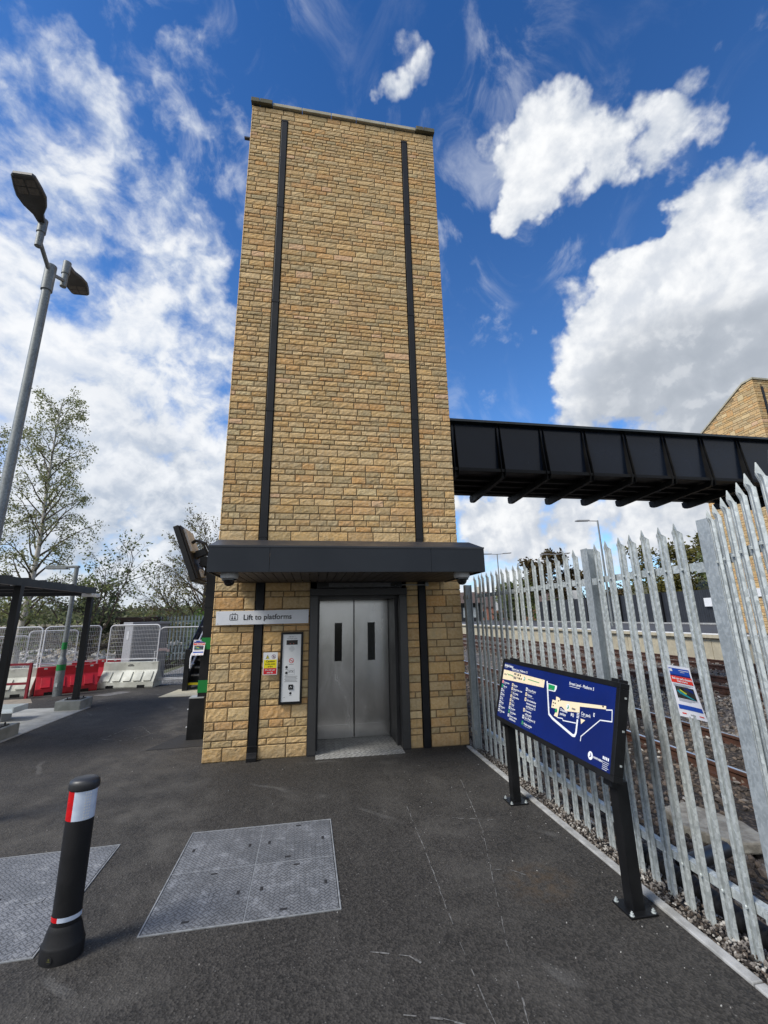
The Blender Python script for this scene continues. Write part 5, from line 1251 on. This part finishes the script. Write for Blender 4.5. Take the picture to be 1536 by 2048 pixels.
# far palisade fence beyond the yard
ff = thing('palisade_fence', 'pale grey blue palisade fence across the gravel yard behind the stairs', 'fence', (-4.8, 21.8, -.02))
p1 = P('pale', pale_mesh(.03, 2.05, .075), M['pal'], ff, local=True)
for i in range(34):
    o = p1 if i == 0 else p1.copy()
    if i: COL.objects.link(o)
    o.location = (-2.35 + .155 * i, 0, random.uniform(-.01, .01)); o.rotation_euler = (0, 0, PI / 2)
g = MB()
for z in (.30, 1.72): g.box(-2.4, 3, .02, .026, z, z + .05)
P('fence_rail', g, M['pal'], ff, local=True)
for x in (-2.42, .3, 2.9): g = MB(); ipost(g, x, .08, 2.0); P('post', g, M['pal'], ff, local=True)
t = thing('shed', 'low shed with a flat dark maroon roof behind the grey cabinet', 'shed', (-8.0, 22.4, -1.0))
g = MB(); g.box(-8.7, -7.2, 21.7, 23.2, -1.0, 1.74); P('wall', g, M['maroon'], t); g = MB(); g.box(-8.85, -7.0, 21.5, 23.4, 1.741, 1.95); P('roof', g, M['maroon'], t, bevel=.03)
# stone wall and rubble bank further back
t = thing('stone_wall', 'long low rubble stone wall behind the mesh panels under the trees', 'wall', (-17, 30, -1.5))
g = MB(); g.box(-30, -6.5, 30, 30.5, -1.6, 1.55); P('wall', g, M['rubble'], t); g = MB(); g.box(-30.1, -6.4, 29.95, 30.55, 1.551, 1.68); P('wall_coping', g, M['coping'], t)
def rub(rr):
    x = rr.uniform(-24, -7.2); y = rr.uniform(17.5, 28.5); return x, y, land_h(x, y) + .5 * max(0, nz(x, y, .25)) + max(0, (y - 18) * .20) + .1
stone_mass('rubble_bank', 5600, rub, (.10, .30), [mat('rubble_grey', (.36, .35, .335), (.24, .235, .225), 6, .95), mat('rubble_tan', (.42, .37, .29), (.30, .26, .20), 6, .95), mat('rubble_pale', (.58, .57, .54), (.44, .43, .41), 6, .95)], 17, pick=lambda x, y, rr: rr.choices([0, 1, 2], [4, 2, 2])[0])

# ------------------------------------------------------------------ hinged lamp post, handrail
hx, hy = -6.18, 12.37
t = thing('lamp_post', 'short hinged grey lamp post with green tape in front of the red barrier', 'lamp post', (hx, hy, 0))
g = MB(); g.tube([(hx, hy, 0), (hx, hy, .80), (hx, hy, .86), (hx, hy, .93)], [.098, .098, .085, .06], 18); P('base_column', g, M['galv2'], t, smooth=.6)
g = MB(); g.tube([(hx, hy, .93), (hx, hy, 3.22)], [.056, .050], 16); P('column', g, M['galv2'], t, smooth=.6)
g = MB(); g.box(hx - .72, hx + .06, hy - .055, hy + .055, 3.16, 3.22); g.box(hx - .72, hx - .22, hy - .075, hy + .075, 3.125, 3.159); P('lamp_head', g, M['galv2'], t, bevel=.01)
g = MB(); g.tube([(hx, hy, 1.10), (hx, hy, 1.27)], .0585, 16); g.tube([(hx, hy, .60), (hx, hy, .74)], .100, 18); P('green_tape', g, M['green'], t, smooth=.6)
g = MB(); g.box(hx - .03, hx + .03, hy - .115, hy - .09, .22, .30); P('hinge', g, M['galv'], t)
t = thing('handrail', 'low dark red tubular handrail in front of the white barrier at the left', 'handrail', (-7.6, 12.1, 0))
g = MB()
for z in (.79, .35): g.bar((-8.8, 12.0, z), (-6.72, 12.12, z), .05, .05)
P('rail', g, M['redrail'], t); g = MB(); g.bar((-6.72, 12.12, 0), (-6.72, 12.12, .82), .055, .055, up=(0, 1, 0)); g.bar((-8.4, 12.02, 0), (-8.4, 12.02, .82), .055, .055, up=(0, 1, 0)); P('post', g, M['redrail'], t)

# ------------------------------------------------------------------ stairs behind the tower
t = thing('staircase', 'black steel station stairs with pale nosings rising behind the lift tower', 'staircase', (-2.3, 12.3, 0))
RX0, RX1, RY = -3.16, -1.35, 12.42
nosm = mat('nosing_pale', (.40, .40, .39), None, 4, .6)
for i in range(16):
    z = .17 * (i + 1); y = RY + .29 * i
    g = MB(); g.box(RX0, RX1, y + .03, y + .30, z - .04, z - .004); g.box(RX0, RX1, y + .27, y + .285, z, z + .13)
    tr = P('tread', g, M['black'], t)
    if i: g = MB(); g.box(RX0, RX1, y - .004, y + .045, z - .045, z); P('nosing', g, nosm, tr)
g = MB(); g.box(RX0, RX1, RY - .004, RY + .05, .115, .17); P('nosing', g, M['yellow'], t, label='yellow nosing on the lowest step')
for x in (RX0 - .03, RX1 + .002):
    g = MB(); g.prism([(x, RY - .15, 0), (x, RY + .35, 0), (x, RY + 4.9, 2.62), (x, RY + 4.9, 2.95), (x, RY - .15, .30)], (.028, 0, 0)); P('stringer', g, M['black'], t)
    g = MB(); g.prism([(x, RY - .12, .36), (x, RY + 4.9, 3.0), (x, RY + 4.9, 4.05), (x, RY + .30, 1.30), (x, RY - .12, 1.02)], (.022, 0, 0)); P('balustrade', g, M['bridge'], t)
for x, s in ((RX0 + .09, 1), (RX1 - .09, -1)):
    for zo in (.92, .66):
        g = MB(); g.tube([(x, RY + .05, zo - .02), (x, RY - .22, zo - .02), (x, RY - .26, zo - .08)] if zo < .8 else [(x, RY - .26, .56), (x, RY - .28, .80), (x, RY - .20, .90), (x, RY + .05, 1.0), (x, RY + 4.6, 3.62)], .022, 8)
        if zo < .8: g.tube([(x, RY - .26, .56), (x, RY - .20, .60), (x, RY + .05, .74), (x, RY + 4.6, 3.36)], .022, 8)
        P('handrail', g, M['meshw'], t, smooth=.7)
g = MB(); g.box(RX0 - .08, RX0 + .04, RY - .19, RY - .09, 0, 1.02); g.box(RX1 - .04, RX1 + .08, RY - .19, RY - .09, 0, 1.02); P('newel_post', g, M['black'], t)
g = MB(); g.box(RX0, RX1, RY + 4.65, RY + 6.2, 2.60, 2.70); P('landing', g, M['black'], t)
g = MB()
for x in (RX0, RX1 - .1): g.box(x, x + .1, RY + 5.9, RY + 6.0, -.02, 2.6)
P('leg', g, M['black'], t)

# ------------------------------------------------------------------ departure screen on a pole beside the tower
px_, py_ = -1.64, 7.45
t = thing('display_screen', 'black departure screen tilted on a tall pole beside the lift tower', 'display screen', (px_, py_, 0))
g = MB(); g.box(-1.83, -1.60, py_ - .09, py_ + .12, .0, .585); bx_ = P('base_box', g, M['black'], t, bevel=.006)
g = MB(); g.box(-1.835, -1.62, py_ - .095, py_ + .125, .5855, .60); P('box_lid', g, M['grey'], bx_)
g = MB()
for z in (.42, .17): g.lathe([(.012, 0), (.012, .012), (0, .016)], (-1.845, py_ - .04, z), 8)
P('box_lock', g, M['panel'], bx_)
g = MB(); g.box(-1.725, -1.585, py_ - .055, py_ + .055, .60, 2.62); po = P('pole', g, M['black'], t, bevel=.005)
g = MB(); g.box(-1.729, -1.581, py_ - .059, py_ + .059, .66, .84); g.box(-1.729, -1.581, py_ - .059, py_ + .059, 1.30, 1.48); P('green_tape', g, M['green'], po)
g = MB(); g.box(-1.74, -1.57, py_ - .065, py_ + .065, 1.96, 2.0); P('pole_collar', g, M['black'], po)
c0 = Vector((-2.03, py_, 2.80)); hv = Vector((-.175, 0, .44)); tv = Vector((.93, 0, .37)).normalized()
g = MB(); g.obox(c0, hv, (0, .36, 0), tv * .042); sc = P('screen_case', g, M['black'], t, bevel=.008)
g = MB(); g.obox(c0 + tv * .058, hv * .97, (0, .34, 0), tv * .015); P('case_back', g, M['blackmat'], sc, bevel=.004)
g = MB(); g.obox(c0 + tv * .09 + hv * .45, hv * .42, (0, .24, 0), tv * .016); g.obox(c0 + tv * .09 - hv * .75, hv * .14, (0, .10, 0), tv * .016); P('back_plate', g, M['screen'], sc)
g = MB(); g.obox(c0 - tv * .0435, hv * .93, (0, .33, 0), tv * .001); P('screen', g, M['glass'], sc)
g = MB(); g.obox(c0 + tv * .16 - hv * .05, hv * .12, (0, .07, 0), tv * .11); g.box(-1.86, -1.65, py_ - .05, py_ + .05, 2.62, 2.78); P('tilt_bracket', g, M['black'], t, bevel=.004)
g = MB()
for yo, r_o in ((-.12, .0), (-.06, .03)):
    q = [c0 + tv * .08 + hv * .35 + Vector((0, yo, 0)), c0 + tv * (.17 + r_o) + hv * .42 + Vector((0, yo, 0)), c0 + tv * (.27 + r_o) + hv * .22 + Vector((0, yo, 0)), c0 + tv * (.29 + r_o) - hv * .15 + Vector((0, yo, 0)), Vector((-1.66, py_ + yo * .3, 2.6))]
    P3 = []
    for i in range(len(q) - 1):
        for s in range(5): P3.append(q[i].lerp(q[i + 1], s / 5))
    g.tube(P3 + [q[-1]], .016, 8)
g.tube([c0 + tv * .10 - hv * .35, c0 + tv * .17 - hv * .6, c0 + tv * .12 - hv * .85], .02, 8)
P('cable', g, M['black'], t, smooth=.7)
poster('poster', (-1.755, py_ - .085, 1.215), (1, -.05, 0), (.0, .12, 1), .175, .235, 'crumpled paper notice taped to the departure screen pole', 8, .03)

# ------------------------------------------------------------------ far things beyond the platform
def lampcol(x, y, z0, h, arms, lab):
    t = thing('street_lamp', lab, 'street lamp', (x, y, z0), 'car park lamps beyond the platform')
    g = MB(); g.tube([(x, y, z0), (x, y, z0 + h)], [.09, .055], 10); P('column', g, M['galv2'], t, smooth=.7)
    for s in arms:
        g = MB(); g.tube([(x, y, z0 + h - .05), (x + s * .8, y - .3 * s, z0 + h + .02)], .035, 8); g.prism([(x + s * .6, y - .2 * s - .13, z0 + h - .03), (x + s * 1.45, y - .5 * s - .16, z0 + h + .0), (x + s * 1.45, y - .5 * s + .16, z0 + h + .0), (x + s * .6, y - .2 * s + .13, z0 + h - .03)], (0, 0, .09)); P('lamp_head', g, M['kiosk_shade'], t)
lampcol(20.9, 45.4, .8, 7.75, (-1, 1), 'double headed street lamp nearest the lift tower, beyond the fence')
lampcol(26.6, 42.9, .8, 7.4, (-1, 1), 'double headed street lamp partly hidden by the fence post')
lampcol(21.2, 28.0, .8, 7.75, (-1,), 'tall single headed street lamp under the footbridge')
pf = thing('panel_fence', 'dark grey sheet panel fence along the back of the far platform', 'fence', (28.2, 32, .8))
pr0 = None
for i in range(15):
    y = 14 + 2.42 * i - 32
    if pr0 is None:
        g = MB(); g.box(0, .04, 0, 2.3, .12, 2.45); 
        for q in range(1, 12): g.box(-.012, 0, .19 * q, .19 * q + .02, .12, 2.45)
        pr0 = P('panel', g, M['pfence'], pf, local=True); g = MB(); g.box(-.14, .12, -.10, .02, 0, 2.52); ps0 = P('post', g, M['black'], pf, local=True); a_, b_ = pr0, ps0
    else: a_, b_ = pr0.copy(), ps0.copy(); COL.objects.link(a_); COL.objects.link(b_)
    a_.location = (0, y, 0); b_.location = (0, y, 0)
g = MB(); g.box(-.3, .3, -18, 18.4, 0, .1); P('plinth', g, M['kerb'], pf, local=True)
t = thing('notice_board', 'small white notice on the dark panel fence near the far stone tower', 'sign', (28.05, 26.4, 2.2)); g = MB(); g.box(28.0, 28.03, 26.1, 26.9, 2.05, 2.65); P('sign_plate', g, M['white'], t)
t = thing('platform_sign', 'white totem sign on a post at the end of the far platform', 'sign', (29, 64, .8)); g = MB(); g.box(28.95, 29.05, 63.9, 64.0, .8, 3.4); P('post', g, M['white'], t)
g = MB(); g.box(28.5, 29.5, 63.9, 63.96, 2.4, 4.6); P('sign_plate', g, M['white'], t)
t = thing('roadside_sign', 'white sign board with a yellow strip above the dark panel fence', 'sign', (33, 50, 0)); g = MB(); g.box(33.0, 33.1, 50, 50.1, -.6, 3.7); P('post', g, M['galv2'], t); g = MB(); g.box(32.4, 33.7, 49.9, 49.96, 3.5, 4.6); P('sign_plate', g, M['white'], t)
g = MB(); g.box(32.5, 33.6, 49.9, 49.96, 3.0, 3.4); P('sign_plate', g, M['yellow'], t)
def house(x, y, w, d_, h, rz, m, lab, z0=-.75):
    t = thing('house', lab, 'house', (x, y, z0), 'houses beyond the platform', rz)
    g = MB(); g.box(-w / 2, w / 2, -d_ / 2, d_ / 2, 0, h); wl = P('wall', g, m, t, local=True)
    g = MB(); g.prism([(-w / 2 - .3, -d_ / 2 - .3, h), (-w / 2 - .3, 0, h + d_ * .36), (-w / 2 - .3, d_ / 2 + .3, h)], (w + .6, 0, 0)); rf = P('roof', g, M['roofr'], t, local=True)
    g = MB(); g.box(w * .3, w * .3 + .8, -.3, .3, h + d_ * .3, h + d_ * .36 + 1.0); P('chimney', g, m, rf, local=True)
    for i in range(3): g = MB(); X = -w * .32 + i * w * .32; g.box(X - .5, X + .5, -d_ / 2 - .03, -d_ / 2 + .02, h * .5, h * .5 + 1.2); P('window', g, M['glass'], wl, local=True)
house(38, 80, 13, 8, 4.0, -.5, M['brick'], 'red brick house beyond the platform, right of the pale one')
house(30, 84, 10, 8, 4.2, -.35, M['render'], 'pale rendered house beyond the platform, nearest the lift tower')
house(47, 82, 11, 8, 4.2, -.6, M['brick'], 'red brick house beyond the platform, half hidden by trees')
t = thing('station_building', 'long low dark building at the far end of the platform', 'building', (21, 66, .8)); g = MB(); g.box(18.5, 26.0, 64, 72, .8, 3.3); P('wall', g, M['pfence'], t); g = MB(); g.box(18.1, 26.4, 63.6, 72.4, 3.301, 3.6); P('roof', g, M['black'], t)
g = MB()
for i in range(5): g.box(18.9 + 1.4 * i, 19.9 + 1.4 * i, 63.96, 63.999, 1.4, 2.9)
P('window', g, M['clear'], t)

# ------------------------------------------------------------------ trees
def leaf(g, p, s, rr, m=1, hang=0.):
    a = Vector((rr.gauss(0, 1), rr.gauss(0, 1), rr.gauss(0, .7) - hang)).normalized(); b = a.cross(Vector((rr.gauss(0, 1), rr.gauss(0, 1), rr.gauss(0, 1)))).normalized()
    t = rr.random(); s *= rr.uniform(.6, 1.35)
    g.add([p, p + a * s * .5 + b * s * .32, p + a * s, p + a * s * .5 - b * s * .32], [(0, 1, 2, 3)], m, (t, t, t))
def limb(g, rr, p, d, L, r, lvl, S_):
    """recursive branch; S_: dict of style numbers"""
    ns = max(3, int(L / S_['seg'])); pts = [p.copy()]; rs = [r]; q = p.copy(); dd = d.normalized()
    for i in range(ns):
        k = (i + 1) / ns
        dd = (dd + Vector((rr.gauss(0, 1), rr.gauss(0, 1), rr.gauss(0, 1))) * S_['wob'] + Vector((0, 0, S_['up'][lvl] if k < .6 else S_['tip'][lvl]))).normalized()
        q = q + dd * L / ns; pts.append(q.copy()); rs.append(max(S_['rmin'], r * (1 - k * .8)))
        if lvl < S_['lv'] and k > S_['bare'][lvl]:
            for _ in range(S_['kids'][lvl]):
                ax_ = dd.cross(Vector((rr.gauss(0, 1), rr.gauss(0, 1), rr.gauss(0, 1)))).normalized()
                nd = (dd * math.cos(S_['ang']) + ax_ * math.sin(S_['ang'])).normalized()
                limb(g, rr, q, nd, L * S_['ratio'] * rr.uniform(.6, 1.15) * (1.15 - .5 * k), r * .5 * (1 - .5 * k), lvl + 1, S_)
        if lvl >= S_['lv'] - S_.get('lfrom', 0):
            for _ in range(S_['leaves']):
                if rr.random() < S_['dens']: leaf(g, q + Vector((rr.gauss(0, 1), rr.gauss(0, 1), rr.gauss(0, 1))) * S_['seg'] * .35, S_['leaf'], rr, 1, S_.get('hang', 0))
    g.tube(pts, rs, 4 if lvl < 2 else 3, 0, False)
def tree(name, lab, loc, seed, H, r0, S_, barkm, leafm, cat='tree', group=None):
    rr = random.Random(seed); t = thing(name, lab, cat, loc, group)
    pts, rs = [], []; p = Vector((0, 0, -.3)); lean = Vector(S_.get('lean', (0, 0, 0))); k = 14
    for i in range(k + 1):
        f = i / k; pts.append(p.copy()); rs.append(r0 * (1 - f * .88) * (1.25 if i == 0 else 1)); p = p + (Vector((0, 0, 1)) + lean * (1 - f) + Vector((rr.gauss(0, 1), rr.gauss(0, 1), 0)) * S_['twob']).normalized() * (H * S_.get('tk', 1.) + .3) / k
    g = MB(); g.tube(pts, rs, 10); P('trunk', g, barkm, t, local=True, smooth=1.2)
    g = MB(); n_ = S_['n']
    for i in range(n_):
        f = S_['lo'] + (.99 - S_['lo']) * (i + rr.random()) / n_; j = min(k - 1, int(f * k)); q = pts[j].lerp(pts[j + 1], f * k - j)
        a = i * 2.4 + rr.uniform(-.5, .5); el = S_['el'] * (.8 + .5 * f); L = S_['spread'] * S_['shape']((f - S_['lo']) / (1 - S_['lo'])) * rr.uniform(.75, 1.2)
        limb(g, rr, q, Vector((math.cos(a) * math.cos(el), math.sin(a) * math.cos(el), math.sin(el))), max(.3, L), rs[j] * .5, 0, S_)
    for a, el, L, f in S_.get('extra', []):
        j = int(f * k); limb(g, rr, pts[j], Vector((math.cos(a) * math.cos(el), math.sin(a) * math.cos(el), math.sin(el))), L, rs[j] * .55, 0, S_)
    P('crown', g, [M['twig'], leafm], t, local=True)
    return t
def shrub(name, lab, loc, seed, R, H, nleaf, leafm, ls, stems=26, cat='bush', group=None):
    rr = random.Random(seed); t = thing(name, lab, cat, loc, group); g = MB(); st = MB()
    lobes = [(Vector((rr.gauss(0, R * .45), rr.gauss(0, R * .45), H * rr.uniform(.3, .75))), rr.uniform(.3, .55)) for _ in range(14)]
    for i in range(stems):
        c_, s_ = rr.choice(lobes); e = c_ + Vector((rr.gauss(0, 1), rr.gauss(0, 1), rr.gauss(0, 1))) * R * .3
        e.z = abs(e.z); mid = Vector((e.x * .35, e.y * .35, e.z * .55)); st.tube([Vector((rr.gauss(0, .1), rr.gauss(0, .1), -.4)), mid, e, e + (e - mid) * .4], [.03 * H * .3, .02 * H * .3, .012 * H * .3, .004], 4)
    for i in range(nleaf):
        c_, s_ = rr.choice(lobes); v = Vector((rr.gauss(0, 1), rr.gauss(0, 1), rr.gauss(0, 1))).normalized() * (rr.random() ** .4) * s_ * R; v.z *= H / R * .6
        q = c_ + v
        if q.z < 0: q.z = -q.z * .3
        leaf(g, q, ls, rr, 0)
    P('stems', st, M['twig'], t, local=True); P('foliage', g, leafm, t, local=True); return t
BIRCH = dict(seg=.30, wob=.12, up=(.03, -.08, -.20), tip=(-.10, -.26, -.34), lv=2, bare=(.2, .15, 1), kids=(1, 2, 0), ang=.75, ratio=.42, leaves=3, dens=.75, leaf=.088, rmin=.004, twob=.03, n=44, lo=.22, el=.80, spread=2.55, shape=lambda q: (.55 + .9 * q if q < .35 else 1.0 - .95 * (q - .35) ** 1.1) * .9, hang=1.1, lfrom=1)
tree('birch_tree', 'tall silver birch with a white trunk and sparse drooping leaves behind the barriers', (-11.65, 19.8, -1.2), 3, 12.8, .15, dict(BIRCH, lean=(.014, 0, 0), n=54, spread=2.75), M['birch'], M['leafb'])
tree('birch_tree', 'second silver birch cut by the left edge, with a leaning pale trunk', (-14.9, 20.6, -1.2), 8, 11.2, .14, dict(BIRCH, n=40, spread=3.2, lean=(-.05, 0, 0)), M['birch'], M['leafb'])
OPEN = dict(seg=.34, wob=.16, up=(.05, .03, .02, 0), tip=(.0, -.02, -.03, -.03), lv=3, bare=(.25, .2, .1, 1), kids=(1, 1, 2, 0), ang=.7, ratio=.55, leaves=1, dens=.55, leaf=.13, rmin=.006, twob=.08, n=12, lo=.35, el=.45, spread=3.0, shape=lambda q: 1 - .45 * q, tk=.75)
tree('tree', 'spreading tree with a dark trunk, young leaves and one long bough reaching right', (-9.6, 20.9, -1.1), 5, 5.6, .20, dict(OPEN, extra=[(-.25, .42, 4.2, .5), (-.05, .30, 3.4, .45)]), M['bark'], M['leafg'])
tree('tree', 'thin bushy tree with young leaves between the two birch trunks', (-13.6, 18.6, -1.2), 15, 5.0, .13, dict(OPEN, n=14, spread=2.6), M['bark'], M['leafg'])
BARE = dict(seg=.42, wob=.09, up=(.05, .04, .03, .02), tip=(.04, .03, .02, .0), lv=3, bare=(.2, .15, .1, 1), kids=(1, 2, 2, 0), ang=.48, ratio=.52, leaves=1, dens=.28, leaf=.14, rmin=.007, twob=.05, n=26, lo=.16, el=.65, spread=4.4, shape=lambda q: 1 - .55 * q, tk=.85)
tree('tree', 'broad bare twiggy tree with a fan shaped crown behind the departure screen', (-7.3, 31.5, -1.0), 6, 9.6, .26, BARE, M['bark'], M['leafy'])
tree('tree', 'dense dark small tree rising behind the hinged lamp post', (-11.6, 25.5, -1.2), 25, 6.0, .16, dict(OPEN, n=14, spread=1.4, leaves=2, dens=.7, leaf=.16), M['bark'], M['leafd'])
shrub('bush', 'large yellow green bush in front of the bare tree', (-9.2, 28.5, -1.4), 2, 2.3, 3.9, 6000, M['leafy'], .17)
shrub('bush', 'bright green bush showing above the grey blue palisade fence', (-5.4, 25.2, -1), 4, 1.7, 3.5, 4200, M['leafl'], .15)
shrub('bush', 'olive bush between the shed roof and the spreading tree', (-12.8, 29.0, -1.6), 9, 2.0, 2.0, 2600, M['leafg'], .17)
shrub('bush', 'low dark bramble bush under the spreading tree', (-8.3, 18.6, -1.0), 10, 1.2, 1.0, 1200, M['leafd'], .10)
FAR = dict(OPEN, seg=.75, leaf=.42, leaves=2, dens=.6, rmin=.02, spread=4.2, n=14)
tree('tree', 'ivy clad ragged tree behind the first fence post', (31.5, 52.5, -.7), 12, 12.0, .35, dict(FAR, leaves=3, dens=.75), M['bark'], M['ivy'])
tree('tree', 'small leafy tree left of the first fence post', (27.6, 55, -.7), 13, 7.6, .25, dict(FAR, spread=3.2), M['bark'], M['leafg'])
tree('tree', 'bare bushy tree on the bank above the dark panel fence', (44, 46, 4.0), 14, 6.0, .25, dict(FAR, spread=4.2, dens=.4), M['bark'], M['leafy'])
tree('tree', 'twiggy tree on the bank close to the far stone tower', (45.5, 41, 4.6), 16, 5.0, .22, dict(FAR, spread=3.8, dens=.4), M['bark'], M['leafy'])
for i, (x, y, R, H, m_, lb) in enumerate(((36, 58, 3.2, 5.5, 'leafl', 'green bush beside the red brick house, left of the first fence post'), (39.5, 52, 3.5, 5.6, 'ivy', 'brown bush right of the white sign board'), (41, 44, 3.4, 6.6, 'leafy', 'yellowish bush on the bank above the middle of the dark panel fence'), (43, 37.5, 3.6, 6.8, 'leafg', 'green bush on the bank close to the far stone tower'), (33, 66, 3., 6., 'leafd', 'dark bush in front of the houses'))):
    shrub('bush', lb, (x, y, land_h(x, y)), 40 + i, R, H, 2600, M[m_], .38, 12)
# far wooded slopes: one mass
rr = random.Random(77); g = MB()
for _ in range(420):
    a = rr.uniform(-1.05, .10); r = rr.uniform(75, 245); x, y = r * math.sin(a), r * math.cos(a); z = land_h(x, y); R = rr.uniform(1.3, 2.8) * (1 + r / 260); tint = rr.random()
    for k in range(90):
        v = Vector((rr.gauss(0, 1), rr.gauss(0, 1), abs(rr.gauss(0, .9)))) * R * .5; t_ = max(0, min(1, tint * .7 + rr.uniform(0, .35)))
        q = Vector((x, y, z)) + v; b = Vector((rr.gauss(0, 1), rr.gauss(0, 1), rr.gauss(0, 1))).normalized() * R * .13; c_ = b.cross(Vector((rr.gauss(0, 1), rr.gauss(0, 1), 1))).normalized() * R * .12
        g.add([q - b, q + c_, q + b, q - c_], [(0, 1, 2, 3)], 0, (t_, t_, t_))
P('woodland', g, m_leaf('woodland_leaf', (.07, .085, .04), (.20, .20, .095)), kind='stuff')
